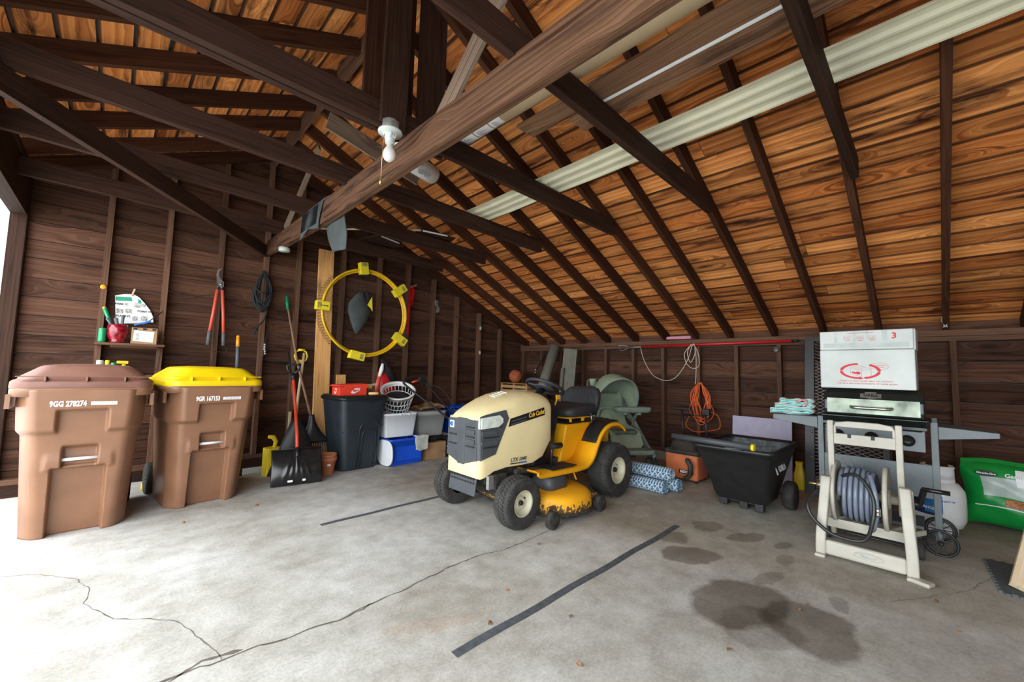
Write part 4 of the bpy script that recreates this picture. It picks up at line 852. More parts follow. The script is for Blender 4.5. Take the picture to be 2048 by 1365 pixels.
for x, y in ((-.47, -.60), (.17, -.60)):
    e = bpy.data.objects.new('gauge_wheel', None); col.objects.link(e); e.parent = mower; e.location = (x, y, .068)
    b = MB(); b.lathe([(.028, -.03), (.060, -.028), (.067, -.018), (.067, .018), (.060, .028), (.028, .03)], 24, R=RX(PI/2)); b.build('roller', 'grime', e)
    b = MB(); b.lathe([(0, .024), (.012, .024), (.014, .018), (.05, .014)], 12, R=RX(PI/2)); 
    for k in range(6): a = k*PI/3; b.beam((.012*math.cos(a), -.02, .012*math.sin(a)), (.055*math.cos(a), -.024, .055*math.sin(a)), .008, .01)
    b.build('hub', 'mower_grey', e)
    b = MB(); b.box((.035 if x < 0 else -.05, .04, .07), (.09, .02, .03)); b.build('bracket', 'deck_yellow', e)
b = MB(); b.beam((-.26, -.33, .22), (-.26, -.33, .34), .03, .012); b.beam((.18, -.33, .22), (.14, -.30, .34), .05, .012); b.build('deck_hanger', 'mower_yellow', mower)

# ================================================================ right half
R90 = -PI/2
mat('sage', (.30, .37, .26), .8, var=.12, scale=7)
mat('sage_plastic', (.21, .26, .22), .5, var=.10, scale=7)
mat('sage_dark', (.14, .16, .12), .85, var=.3, scale=12)
mat('tread_grey', (.13, .145, .135), .6, var=.2)
mat('cord_orange', (.80, .13, .02), .5, var=.05)
mat('rope_tan', (.66, .56, .46), .85, var=.15, scale=60)
mat('vac_orange', (.62, .17, .06), .5, var=.15, scale=8)
mat('dusty_black', (.045, .042, .038), .7, var=.4, scale=9)
mat('lilac_board', (.50, .47, .62), .8, var=.08, scale=10)
mat('tub_dust', (.085, .10, .11), .55, var=.5, scale=26)
mat('panel_grey', (.125, .15, .16), .42, var=.10, scale=9)
mat('grill_black', (.012, .016, .014), .28, var=.2, scale=8)
mat('brushed', (.22, .26, .20), .36, metal=.5, var=.4, scale=9)
mat('reel_beige', (.46, .43, .36), .42, var=.08, scale=8)
mat('hose_grey', (.17, .20, .26), .35, var=.10, scale=10)
mat('hose_black', (.02, .021, .02), .35, var=.2)
mat('brass', (.62, .48, .22), .3, metal=.8, var=.2)
mat('tank_white', (.74, .75, .74), .35, var=.07, scale=6)
mat('navy_ink', (.010, .025, .10), .45, var=.05)
mat('sky_ink', (.02, .19, .46), .45, var=.05)
mat('bag_green', (.005, .27, .045), .28, var=.12, scale=7, bump=.5, bscale=9)
mat('bag_pale', (.45, .55, .50), .3, var=.15, scale=12)
mat('soil_orange', (.50, .16, .04), .5, var=.5, scale=80)
mat('waxed_white', (.54, .57, .54), .38, var=.10, scale=4, spec=.5)
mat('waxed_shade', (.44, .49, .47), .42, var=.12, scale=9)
mat('towel_white', (.74, .76, .74), .9, var=.08, scale=20)
mat('towel_teal', (.05, .48, .44), .85, var=.1)
mat('towel_pink', (.62, .30, .28), .9, var=.3, scale=30)
mat('foam_mat', (.085, .098, .10), .85, var=.12, scale=30, bump=.4, bscale=120)
mat('roll_grey', (.19, .185, .145), .85, var=.12, scale=10, bump=.4, bscale=150)
mat('siding_cream', (.72, .69, .50), .45, var=.06, scale=6)
mat('tube_card', (.50, .37, .22), .8, var=.06, scale=5)
mat('pink_foam', (.66, .28, .38), .8, var=.06)
mat('leaf_brown', (.30, .15, .07), .9, var=.3, scale=40)
mat('floor_tape', (.075, .085, .095), .75, var=.25, scale=30)
def rug_mat():
    m, nt, P, N = nodes('rug_blue'); L = nt.links.new
    uv = N('UVMap', uv_map='UVMap'); s = N('SeparateXYZ'); L(uv.outputs[0], s.inputs[0])
    def math_(op, a, b=None, c=None):
        n = N('Math', operation=op)
        for i, q in enumerate((a, b, c)):
            if q is None: continue
            if isinstance(q, (int, float)): n.inputs[i].default_value = q
            else: L(q, n.inputs[i])
        return n.outputs[0]
    u, v = s.outputs[0], s.outputs[1]        # v in 0..1 round the roll, u in metres along it
    band = math_('FLOOR', math_('MULTIPLY', v, 11)); fr = math_('FRACT', math_('MULTIPLY', v, 11))
    ph = math_('MULTIPLY', math_('MODULO', band, 3), .5)
    zig = math_('ABSOLUTE', math_('SUBTRACT', math_('FRACT', math_('ADD', math_('MULTIPLY', u, 17), math_('MULTIPLY', ph, .5))), .5))
    a = math_('ABSOLUTE', math_('SUBTRACT', fr, math_('MULTIPLY', zig, 2)))
    chev = math_('LESS_THAN', a, .24)
    ticks = math_('LESS_THAN', math_('FRACT', math_('MULTIPLY', u, 34)), .42)
    sel = math_('GREATER_THAN', math_('MODULO', band, 4), 1.5)
    pat = math_('ADD', math_('MULTIPLY', chev, sel), math_('MULTIPLY', ticks, math_('SUBTRACT', 1, sel)))
    line = math_('GREATER_THAN', fr, .86); pat2 = math_('MAXIMUM', pat, line)
    mx = N('Mix', data_type='RGBA'); mx.inputs['A'].default_value = (.045, .14, .26, 1); mx.inputs['B'].default_value = (.50, .60, .64, 1); L(pat2, mx.inputs['Factor'])
    L(mx.outputs['Result'], P.inputs['Base Color']); P.inputs['Roughness'].default_value = .85
rug_mat()

# ---------------------------------------------------------------- push mower handle beyond the nose of the riding mower
t = thing('push_mower', 'push mower whose black tube handle rises behind the riding mower nose', 'lawn mower', (3.75, 3.95, 0))
b = MB()
b.tube(bez([(-.45, .12, .34), (-.72, .30, .60), (-1.13, .55, .96), (-1.19, .58, 1.04), (-1.12, .60, 1.075)]), .0135, 8)
b.tube(bez([(-.28, .36, .40), (-.55, .50, .68), (-.82, .60, .98), (-.90, .62, 1.06), (-1.0, .62, 1.085), (-1.12, .60, 1.075)]), .0135, 8); b.build('handle', 'black_plastic', t)
b = MB(); b.box((-.93, .60, 1.055), (.10, .06, .06), RY(.4)); b.build('control_box', 'black_plastic', t, bevel=.01)
b = MB(); b.tube([(-1.08, .575, 1.03), (-.98, .57, 1.06)], .010, 8); tag(b.build('bail_lever', 'orange_red', t), 'orange red lever')
b = MB(); b.tube(bez([(-.88, .60, 1.02), (-.70, .50, .95), (-.58, .42, .78), (-.50, .36, .55), (-.40, .22, .42)]), .004, 5); b.build('cable', 'black_rubber', t)
b = MB(); b.beam((-.72, .30, .60), (-.60, .52, .64), .014, .02); b.build('cross_bar', 'black_plastic', t)
b = MB(); b.loft([ring(.26, .24, .08, .08), ring(.28, .25, .09, .12), ring(.27, .24, .09, .20), ring(.15, .15, .06, .24), ring(.13, .13, .06, .36)]); b.build('deck', 'dusty_black', t)
for x in (-.22, .22):
    for y in (-.24, .24): b = MB(); b.lathe([(0, -.02), (.085, -.02), (.09, 0), (.085, .02), (0, .02)], 18, R=RX(PI/2), c=(x, y+.04*(1 if y > 0 else -1), .09)); b.build('wheel', 'black_rubber', t)

# ---------------------------------------------------------------- basketball on slatted crates, rolled sheets in the corner
t = thing('slatted_crate', 'natural wood slatted crate stand in the corner below the basketball', 'crate', (5.34, 5.165, 0), 0)
b = MB(); fr_ = MB()
for sx in (-1, 1):
    for sy in (-1, 1): fr_.box((sx*.245, sy*.315, .49), (.03, .03, .98), grain=2)
fr_.box((0, 0, .985), (.52, .66, .012), grain=1); fr_.box((-.0, 0, .02), (.50, .64, .02), grain=1); fr_.box((-.245, 0, .49), (.03, .03, .98), grain=2)
fr_.build('crate_frame', 'crate_wood', t)
for k in range(12):
    z = .07+.078*k
    for sx in (-1, 1): b.rv = rn.random(); b.box((sx*.262, 0, z), (.008, .65, .045), grain=1)
    for sy in (-1, 1): b.rv = rn.random(); b.box((0, sy*.332, z), (.51, .008, .045), grain=0)
b.build('slats', 'crate_wood', t)
t = thing('basketball', 'worn orange basketball on top of the slatted crate', 'ball', (5.22, 5.26, 1.111))
b = MB(); b.ball((0, 0, 0), .119, 28, 18); b.build('ball_skin', 'ball_orange', t)
b = MB(); r = .1195
for k in range(3): b.tube([(r*math.cos(a)*math.cos(k*PI/2) if k < 2 else r*math.cos(a), r*math.cos(a)*math.sin(k*PI/2) if k < 2 else r*math.sin(a), r*math.sin(a) if k < 2 else 0) for a in [2*PI*j/36 for j in range(36)]], .0018, 4, closed=True)
for s in (-1, 1): b.tube([(s*(.062+.03*math.cos(2*a)), r*.86*math.cos(a), r*.86*math.sin(a)) for a in [2*PI*j/36 for j in range(36)]], .0018, 4, closed=True)
b.build('seams', 'black_ink', t); t.rotation_euler = (.5, .3, .4)
def roll(name, lab, cat, p0, p1, r, m, turns=3, seam=True):
    p0, p1 = Vector(p0), Vector(p1); d = p1-p0; L = d.length; q = d.to_track_quat('Z', 'Y')
    t = thing(name, lab, cat, p0, 0); t.rotation_euler = q.to_euler()
    n = 26*turns; b = MB(); ra, rb = [], []
    for i in range(n+1):
        a = 2*PI*turns*i/n; rr_ = r*(.22+.78*i/n)+.002; ra.append((rr_*math.cos(a), rr_*math.sin(a), 0)); rb.append((rr_*math.cos(a), rr_*math.sin(a), L))
    A = [b.V(p) for p in ra]; B = [b.V(p) for p in rb]
    for i in range(n): v0, v1 = i/26, (i+1)/26; b.F((A[i], A[i+1], B[i+1], B[i]), [(0, v0), (0, v1), (L, v1), (L, v0)], True)
    b.build('roll', m, t, solid=min(.006, r*.08)); return t
roll('carpet_roll', 'tall grey green rolled carpet leaning in the far corner', 'roll', (4.98, 4.76, .02), (5.50, 4.58, 1.66), .098, 'roll_grey', 3)
t = thing('folded_mat', 'ribbed grey green folded mat leaning right of the rolled carpet', 'mat', (5.40, 4.30, 0), 0, rot=(math.radians(3), math.radians(6), math.radians(-78)))
b = MB()
for k in range(12): b.box((-.11+.02*k, 0, .80), (.021, .02+.006*(k % 2), 1.60))
b.build('mat_sheet', 'roll_grey', t)
b = MB(); b.tube([(-.09, -.05, .02), (-.09, -.05, 1.28)], .028, 12); b.build('rolled_edge', 'roll_grey', t)

# ---------------------------------------------------------------- stroller
t = thing('stroller', 'sage green baby stroller with open canopy behind the riding mower seat', 'stroller', (4.80, 2.90, 0), math.radians(-34))
b = MB()
for s in (-1, 1):
    x = s*.25
    b.tube(bez([(x*.85, .56, 1.09), (x, .44, .96), (x, .22, .70), (x, .08, .56), (x, -.20, .38), (x, -.46, .22)]), [.014]*41, 8)
    b.tube(bez([(x, .30, .12), (x, .18, .36), (x, .02, .62)]), .014, 8)
b.tube(bez([(-.21, .56, 1.09), (-.13, .60, 1.115), (.13, .60, 1.115), (.21, .56, 1.09)]), .016, 8); b.build('frame', 'sage_dark', t)
b = MB()
for s in (-1, 1):
    P = bez([(s*.255, .30, .66), (s*.265, .12, .60), (s*.265, -.06, .47), (s*.26, -.30, .30), (s*.23, -.52, .24)], 6)
    b.loft([[(p.x-s*.018, p.y, p.z-.045), (p.x+s*.014, p.y, p.z-.045), (p.x+s*.018, p.y, p.z+.03), (p.x-s*.012, p.y, p.z+.035)] for p in P])
b.build('side_shell', 'sage_plastic', t, bevel=.005)
b = MB(); b.loft([[(x*1., y, z) for x, y in rrect(.245*s, .09*s, .07, 5, 0, -.47)] for z, s in ((.245, .9), (.255, 1), (.29, 1.02), (.302, .96))]); b.build('foot_rest', 'sage_plastic', t)
b = MB()
for s in (-1, 1):
    b.tube(bez([(s*.262, .05, .60), (s*.268, -.05, .72), (s*.26, -.18, .765), (s*.2, -.36, .775)]), .024, 8, flat=.7)
b.loft([[(x, y, z) for x, y in rrect(.235*s, .075*s, .06, 5, 0, -.40)] for z, s in ((.735, .85), (.75, 1), (.79, 1.02), (.80, .98), (.80, .86), (.782, .82))]); b.build('tray', 'sage_plastic', t)
b = MB(); b.tube([(-.09, -.40, .70), (-.09, -.39, .77)], .035, 10); b.tube([(.09, -.40, .70), (.09, -.39, .77)], .035, 10); b.build('cup_well', 'sage_plastic', t)
b = MB()
def can(u, v):
    a = (-.10+1.18*v)*PI*.78+.0; th = (u-.5)*PI; 
    rx, ry = .275, .36; x = rx*math.sin(th); s_ = math.cos(th)**.75 if math.cos(th) > 0 else 0
    yy = .10+s_*ry*math.cos(a)*-1*-1; zz = .66+s_*.46*math.sin(max(0, a))
    # arcs fan from a pivot line at the sides
    ang = math.radians(172-112*v); R_ = .50*s_*(1+.10*v); return (x*(1+.12*v), .12+R_*math.cos(ang)*-1, .68+R_*math.sin(ang)*.96+.012*math.sin(PI*4*v)*s_)
b.grid(can, 22, 20); b.build('canopy', 'sage', t, solid=.006)
b = MB(); P = [can(k/30, 0) for k in range(31)]; b.tube(P, .014, 6); P = [can(k/30, .5) for k in range(31)]; b.tube(P, .006, 5); P = [can(k/30, 1) for k in range(31)]; b.tube(P, .010, 5); b.build('canopy_hem', 'sage_plastic', t)
b = MB()
S = bez([(0, .34, .92), (0, .20, .60), (0, .10, .47), (0, -.10, .44), (0, -.24, .42), (0, -.30, .34), (0, -.34, .26)], 5)
b.loft([[(x*.205, p.y+(.05 if abs(x) > .9 else 0), p.z+(.05 if abs(x) > .9 else .012*math.cos(x*3))) for x in (-1, -.92, -.6, -.2, .2, .6, .92, 1)] for p in S], closed=False); b.build('seat', 'sage', t, solid=.035)
b = MB(); b.loft([[(x, y, z) for x, y in rrect(.17*s, .10*s, .06, 5, 0, -.16)] for z, s in ((.445, .9), (.47, 1), (.49, .9))]); b.build('seat_pad', 'sage_dark', t)
b = MB(); b.loft([ring(.20, .20, .05, .14, 4, 0, .05), ring(.23, .24, .06, .30, 4, 0, .05)], cap1=False); b.build('basket', 'sage_dark', t)
def swheel(x, y, r, nm='wheel'):
    e = bpy.data.objects.new(nm, None); col.objects.link(e); e.parent = t; e.location = (x, y, r+.002)
    b = MB(); b.tube([(0, r*.93*math.cos(a), r*.93*math.sin(a)) for a in [2*PI*k/28 for k in range(28)]], r*.11, 8, closed=True); b.build('tyre', 'black_rubber', e)
    b = MB(); b.tube([(0, r*.8*math.cos(a), r*.8*math.sin(a)) for a in [2*PI*k/28 for k in range(28)]], r*.06, 6, closed=True)
    for k in range(7): a = 2*PI*k/7; b.beam((0, .1*r*math.cos(a), .1*r*math.sin(a)), (0, r*.8*math.cos(a), r*.8*math.sin(a)), .01, .012, up=(1, 0, 0))
    b.lathe([(0, -.016), (r*.2, -.016), (r*.2, .016), (0, .016)], 12, R=RY(PI/2)); b.build('hub', 'tread_grey', e)
for s in (-1, 1):
    swheel(s*.235, -.50, .105); swheel(s*.18, -.50, .105); swheel(s*.262, .32, .115)
b = MB(); 
for s in (-1, 1): b.tube([(s*.208, -.50, .107), (s*.20, -.42, .24)], .018, 8); b.tube([(s*.175, -.50, .107), (s*.24, -.50, .107)], .010, 6)
b.tube([(-.27, .32, .117), (.27, .32, .117)], .010, 6); b.build('fork', 'tread_grey', t)
b = MB(); b.lathe([(0, 0), (.05, 0), (.055, .09), (.05, .10), (0, .10)], 16, c=(-.13, .56, 1.02)); b.build('cup', 'sage', t)

# ---------------------------------------------------------------- blue patterned rugs, rolled
roll('rolled_rug', 'rolled blue and white patterned rug, the front lower one behind the rear mower wheel', 'rug', (4.07, 2.60, .070), (4.05, 1.90, .070), .066, 'rug_blue', 4)
roll('rolled_rug', 'rolled blue and white patterned rug lying on top of the two lower rolls', 'rug', (4.165, 2.62, .184), (4.155, 1.88, .184), .070, 'rug_blue', 4)
roll('rolled_rug', 'rolled blue and white patterned rug, the rear lower one nearest the stroller', 'rug', (4.25, 2.60, .070), (4.245, 1.84, .070), .066, 'rug_blue', 4)

# ---------------------------------------------------------------- orange shop vacuum
t = thing('shop_vacuum', 'dusty orange shop vacuum with a grey hose beside the black dump cart', 'vacuum', (4.86, 2.02, 0), R90)
b = MB(); b.loft([[(x, y, z) for x, y in rrect(.19*s, .17*s, .03, 4)] for z, s in ((.03, .93), (.05, .97), (.30, 1.0), (.315, 1.0))]); b.build('tank', 'vac_orange', t)
b = MB(); b.loft([[(x, y, z) for x, y in rrect(.20*s, .18*s, .04, 4)] for z, s in ((.305, 1.0), (.335, 1.02), (.35, .98), (.36, .75), (.43, .66), (.46, .5))]); b.build('motor_head', 'dusty_black', t)
b = MB(); b.tube(bez([(.09, -.18, .24), (.10, -.23, .255), (.135, -.24, .20), (.12, -.23, .10), (.07, -.22, .055)]), .026, 10); b.build('hose', 'dusty_black', t)
b = MB(); b.box((.06, -.173, .115), (.16, .003, .042)); n = b.build('name_plate', 'black_ink', t)
text('RIDGID', .036, 'white_ink', t, (.06, -.1755, .115), (PI/2, 0, 0), bold=.0015, sx=1.1)
for x in (-.15, .15):
    for y in (-.13, .13): b = MB(); b.ball((x, y, .02), .02, 8, 6); b.build('caster', 'black_plastic', t)

# ---------------------------------------------------------------- dark edger / push machine under the orange cord
t = thing('snow_thrower', 'dusty black walk behind machine with upright handles below the orange cord', 'machine', (5.22, 2.12, 0), R90)
b = MB(); b.loft([[(x, y, z) for x, y in rrect(.21*s, .17*s, .07, 5)] for z, s in ((.09, 1), (.24, 1.02), (.34, .8), (.44, .62), (.47, .4))]); b.build('engine_cover', 'dusty_black', t)
b = MB()
for x in (-.14, .15): b.tube([(x, .12, .20), (x, .10, .50), (x, .08, .76)], .015, 8)
b.tube([(-.14, .08, .70), (.15, .08, .70)], .010, 6); b.build('handle', 'black_plastic', t)
b = MB(); b.box((-.15, .07, .775), (.24, .05, .035)); b.box((.16, .07, .755), (.09, .07, .08)); b.build('handle_grip', 'black_plastic', t, bevel=.008)
for x in (-.22, .22): b = MB(); b.lathe([(0, -.03), (.10, -.03), (.11, 0), (.10, .03), (0, .03)], 20, R=RY(PI/2), c=(x, .02, .112)); b.build('wheel', 'black_rubber', t)
b = MB(); b.lathe([(0, 0), (.014, 0), (.014, .03), (0, .03)], 8, c=(-.14, .09, .70)); b.build('cap', 'white_plastic', t)

# ---------------------------------------------------------------- orange extension cord on a stud, rope, red pole pruner
b = MB(); r2 = random.Random(3)
for k in range(11):
    w_ = .055+.008*k*r2.uniform(.8, 1.2); zt = 1.115-.02*r2.random(); zb = .56+.09*r2.random(); xo = 5.588-.0055*k; tw = .07*r2.uniform(-1, 1) if k % 3 else .13*r2.choice((-1, 1)); ph = r2.uniform(-.2, .2)
    P = []
    for j in range(40):
        a = 2*PI*j/40; v = .5-.5*math.cos(a); P.append((xo, 2.13+w_*math.sin(a+ph*v)*(.62+.5*v)+tw*math.sin(PI*v)*math.sin(2*a)*.5-.02*v, zt+(zb-zt)*v))
    b.tube(P, .0052, 6, closed=True)
o = b.build('extension_cord', 'cord_orange'); tag(o, 'coiled orange extension cord hanging on a stud of the low wall', 'cord')
b = MB(); b.tube(bez([(5.59, 2.10, .75), (5.585, 1.93, .70), (5.585, 1.90, .55), (5.59, 2.0, .50), (5.58, 2.2, .46), (5.58, 2.33, .53), (5.58, 2.28, .66)], 8), .0055, 6); o2 = b.build('cord_end', 'cord_orange', o)
t = thing('pole_pruner', 'long bright red pole with pruning hook lying along the low wall plate', 'pole', (5.60, 2.06, 1.615), R90)
b = MB(); b.tube([(-.93, 0, -.004), (.95, 0, .018)], .0165, 12); b.build('pole', 'red_plastic', t)
b = MB(); b.tube([(.95, 0, .018), (1.02, 0, .02)], .014, 10); b.build('end_cap', 'black_plastic', t)
b = MB(); b.tube([(-.93, 0, -.004), (-1.15, 0, -.01)], .012, 8); b.tube(bez([(-1.15, 0, .005), (-1.24, 0, .025), (-1.32, 0, .02)]), [.012]*16+[.004], 6); b.tube(bez([(-1.13, 0, -.01), (-1.22, 0, -.045), (-1.27, 0, -.05), (-1.30, 0, -.03)]), .006, 6); b.build('pruning_head', 'galv', t)
b = MB(); b.tube(bez([(5.57, 2.99, 1.59), (5.57, 2.93, 1.40), (5.57, 2.80, 1.20), (5.57, 2.63, 1.125), (5.57, 2.48, 1.16), (5.57, 2.36, 1.30), (5.565, 2.28, 1.45), (5.56, 2.24, 1.58), (5.56, 2.21, 1.63), (5.56, 2.19, 1.56), (5.56, 2.18, 1.40), (5.56, 2.185, 1.2), (5.57, 2.20, 1.09)], 8), .005, 6)
b.tube(bez([(5.55, 2.24, 1.62), (5.55, 2.33, 1.50), (5.55, 2.30, 1.36), (5.55, 2.22, 1.30), (5.55, 2.14, 1.34), (5.55, 2.15, 1.5), (5.55, 2.22, 1.62), (5.55, 2.29, 1.52), (5.55, 2.25, 1.38), (5.55, 2.19, 1.5), (5.555, 2.2, 1.62)], 8), .005, 6)
o = b.build('pull_rope', 'rope_tan'); tag(o, 'pale rope looped over the red pole and hanging in a swag', 'rope')
b = MB(); b.box((0, 0, 0), (.10, .34, .028)); b.box((0, .0, .02), (.08, .33, .012)); o = b.build('foam_strip', 'pink_foam', bevel=.002); tag(o, 'pink foam strips lying on the plate of the low wall', 'foam'); place(o, (5.63, 2.43, 1.719))
t = thing('wall_hook', 'two pale bent hooks on the rafter end right of the white box', 'hook', (5.585, -.115, 1.78), R90)
for s in (-1, 1): b = MB(); b.tube(bez([(s*.012, 0, .05), (s*.02, 0, .0), (s*.004, 0, -.05), (-s*.015, -.01, -.06)]), .005, 6); b.build('hook', 'porcelain', t)
b = MB(); b.box((0, .03, -.01), (.03, .06, .02)); b.build('plate', 'galv', t)
b = MB(); b.lathe([(0, 0), (.025, 0), (.03, .01), (.0, .012)], 14, R=RY(-PI/2)); b.tube([(.02, 0, 0), (.06, 0, .0)], .01, 6); o = b.build('metal_disc', 'galv'); tag(o, 'round grey metal disc on a stud below the red pole end', 'disc'); place(o, (5.62, 1.27, 1.535), (0, 0, 0))
b = MB(); 
for dy in (0, .035, .06): b.tube(bez([(0, dy, 0), (.0, dy+.006, -.1), (0, dy-.004, -.2-.6*dy)]), .003, 5)
b.tube(bez([(0, 0, 0), (0, .03, .02), (0, .06, 0)]), .003, 5); o = b.build('zip_ties', 'black_plastic'); tag(o, 'thin black ties hanging by the end of the red pole', 'ties'); place(o, (5.60, .96, 1.60))
t = thing('crowbar', 'dark bent tool with white tips hanging beside the rolled carpet', 'tool', (5.655, 5.07, 1.24))
b = MB(); b.tube(bez([(-.0, -.11, .32), (0, -.06, .20), (0, .02, .06), (0, .10, .0)]), .010, 6); b.build('bar', 'black_plastic', t)
b = MB(); b.ball((0, .10, .0), .016, 8, 6); b.ball((0, .11, -.05), .014, 8, 6); b.build('tip', 'porcelain', t)

# ---------------------------------------------------------------- lilac foam board
b = MB(); b.box((0, 0, .39), (.022, .62, .72)); o = b.build('foam_board', 'lilac_board'); tag(o, 'lilac grey rigid foam board standing against the low wall', 'board'); place(o, (5.50, 1.43, -.02), (0, math.radians(4), 0)); o.location = (5.52, 1.43, -.028)

# ---------------------------------------------------------------- black poly dump cart
t = thing('dump_cart', 'black plastic dump cart with a long tube handle and white lettering', 'cart', (4.22, 1.20, 0), R90)
# local x = -(world y) , local y = world x
sec = [(.075, -.26, .16, -.06, .36), (.09, -.27, .165, -.08, .37), (.30, -.285, .22, -.22, .41), (.50, -.305, .275, -.37, .45), (.565, -.315, .295, -.42, .47)]
b = MB(); rings = []
for z, x0, x1, y0, y1 in sec: rings.append([(x, y, z) for x, y in rrect((x1-x0)/2, (y1-y0)/2, .06, 5, (x0+x1)/2, (y0+y1)/2)])
z, x0, x1, y0, y1 = sec[-1]
for dz, e in ((.0, .02), (.02, .028), (.035, .02), (.035, -.01), (.0, -.02)): rings.append([(x, y, z+dz) for x, y in rrect((x1-x0)/2+e, (y1-y0)/2+e, .07, 5, (x0+x1)/2, (y0+y1)/2)])
b.loft(rings, cap1=False); b.build('tub', 'black_plastic', t)
b = MB(); b.loft([[(x, y, z+.012) for x, y in rrect((x1-x0)/2-.019, (y1-y0)/2-.019, .06, 5, (x0+x1)/2, (y0+y1)/2)] for z, x0, x1, y0, y1 in sec[::-1]], cap0=False); b.build('inner_face', 'tub_dust', t)
b = MB()
for x, y in ((-.20, -.0), (.10, -.02), (-.03, .0)): b.box((x, y, .045), (.07, .08, .07))
b.box((-.05, .15, .07), (.36, .36, .03)); b.build('feet', 'black_plastic', t, bevel=.006)
b = MB(); b.tube([(-.52, -.40, .632), (.16, -.455, .628)], .026, 14); b.build('pull_handle', 'mower_grey', t)
b = MB(); b.tube([(.16, -.455, .628), (.182, -.456, .628)], .028, 14); tag(b.build('handle_ring', 'tool_yellow', t), 'yellow ring at the handle end')
b = MB(); b.tube([(-.30, -.40, .60), (-.1, -.42, .585), (.10, -.43, .60)], .022, 10); b.build('handle_mount', 'black_plastic', t)
for sx in (-.33, .265):
    e = bpy.data.objects.new('cart_wheel', None); col.objects.link(e); e.parent = t; e.location = (sx, .30, .128)
    b = MB(); b.lathe([(.05, -.045), (.11, -.045), (.125, -.03), (.128, 0), (.125, .03), (.11, .045), (.05, .045)], 30, R=RY(PI/2)); b.build('tyre', 'black_rubber', e)
    b = MB(); b.lathe([(0, .03), (.05, .03), (.08, .02), (.08, -.02), (.05, -.03), (0, -.03)], 20, R=RY(PI/2)); b.build('hub', 'black_gloss', e)
    b = MB(); b.ball((.036 if sx > 0 else -.036, 0, 0), .012, 8, 6); b.build('axle_nut', 'steel', e)
b = MB(); b.tube([(-.30, .30, .128), (.24, .30, .128)], .010, 8); b.build('axle', 'dark_steel', t)
tx = text('GORILLA', .066, 'white_ink', t, (.268, .02, .415), (PI/2, 0, PI/2), bold=.001, sx=.85)
tx.rotation_euler = (math.radians(90-17), 0, math.radians(90))
b = MB(); b.prism([(-.02, -.03), (-.004, -.03), (-.004, -.005), (.004, -.005), (.004, -.03), (.02, -.03), (.016, .008), (0, .032), (-.016, .008)], .001); o = b.build('badge', 'white_ink', t); o.location = (.2655, -.155, .412); o.rotation_euler = tx.rotation_euler

# ---------------------------------------------------------------- gas grill
t = thing('gas_grill', 'black gas grill with steel lid band and grey side shelves', 'grill', (4.10, .32, 0), R90)
b = MB(); 
prof = [(.0, .925), (-.01, .97), (-.005, 1.04), (.03, 1.10), (.09, 1.125), (.24, 1.13), (.33, 1.09), (.37, 1.0), (.375, .925)]
b.loft([[(x, y, z) for y, z in prof] for x in (-.285, .285)], sm=False); b.build('lid', 'grill_black', t, bevel=.012, seg=3)
b = MB(); b.loft([[(-.262, -.0165, .945), (.262, -.0165, .945), (.262, -.0125, 1.055), (-.262, -.0125, 1.055)], [(-.262, -.008, .945), (.262, -.008, .945), (.262, -.004, 1.055), (-.262, -.004, 1.055)]], sm=False); b.build('lid_band', 'brushed', t)
b = MB(); b.tube(bez([(-.115, -.012, .995), (-.105, -.055, .993), (-.06, -.075, .992), (.06, -.075, .992), (.105, -.055, .993), (.115, -.012, .995)]), .012, 10); b.build('lid_handle', 'steel', t)
b = MB(); b.prism([(-.06, -.020), (-.03, -.022), (0, -.03), (.03, -.022), (.06, -.02), (.06, .012), (.035, .014), (.032, .026), (-.032, .026), (-.035, .014), (-.06, .012)], .004, T(0, -.004, 1.085) @ Matrix.Rotation(PI/2-.45, 4, 'X')); bd = b.build('badge', 'steel', t)
text('GRILL', .030, 'black_ink', t, (0, -.0085, 1.0865), (PI/2-.45, 0, 0), bold=.001, sx=1.1)
b = MB(); b.loft([[(x, y, z) for x, y in rrect(.315*s, .21*s, .02, 3, 0, .185)] for z, s in ((.84, .86), (.90, .93), (.915, 1.0), (.925, 1.0))]); b.box((0, .185, .80), (.50, .33, .09)); b.build('firebox', 'grill_black', t, bevel=.003)
b = MB(); b.box((0, .03, .775), (.56, .05, .15), RX(-.08)); cp = b.build('control_panel', 'panel_grey', t, bevel=.004)
b = MB(); b.box((0, .0, .865), (.58, .06, .018)); b.build('panel_lip', 'grill_black', t)
for x in (-.205, -.005, .19):
    b = MB(); b.lathe([(0, 0), (.036, 0), (.040, .006), (.034, .010), (.030, .03), (0, .03)], 22, R=RX(PI/2), c=(x, -.0, .775)); b.build('knob', 'black_plastic', t)
for x in (-.325, .325):
    for y in (.10, .42): b = MB(); b.box((x, y, .485 if x < 0 else .50), (.038, .03, .83 if y < .2 else .85)); b.build('leg', 'panel_grey', t, bevel=.003)
b = MB(); b.box((0, .10, .49), (.61, .012, .23)); b.build('front_panel', 'panel_grey', t)
text('BACKYARD', .075, 'panel_grey', t, (-.02, .091, .545), (PI/2, 0, 0), ext=.002, bold=.002)
b = MB(); b.box((-.02, .26, .16), (.54, .33, .02)); b.box((0, .42, .40), (.62, .012, .03)); b.build('bottom_shelf', 'panel_grey', t)
def shelf(x0, x1, tip):
    b = MB(); s = 1 if x1 > x0 else -1
    b.prism([(x0, .795), (x1, .838), (x1, .872), (x0, .885)] if s > 0 else [(x1, .845), (x0, .80), (x0, .89), (x1, .885)], .36, T(0, .44, 0) @ Matrix.Rotation(PI/2, 4, 'X')); return b.build('side_shelf', 'panel_grey', t, bevel=.003)
shelf(.345, .625, 0); shelf(-.345, -.66, 0)
b = MB(); b.tube([(.325, .05, .16), (.325, .47, .16)], .010, 8); b.build('axle', 'dark_steel', t)
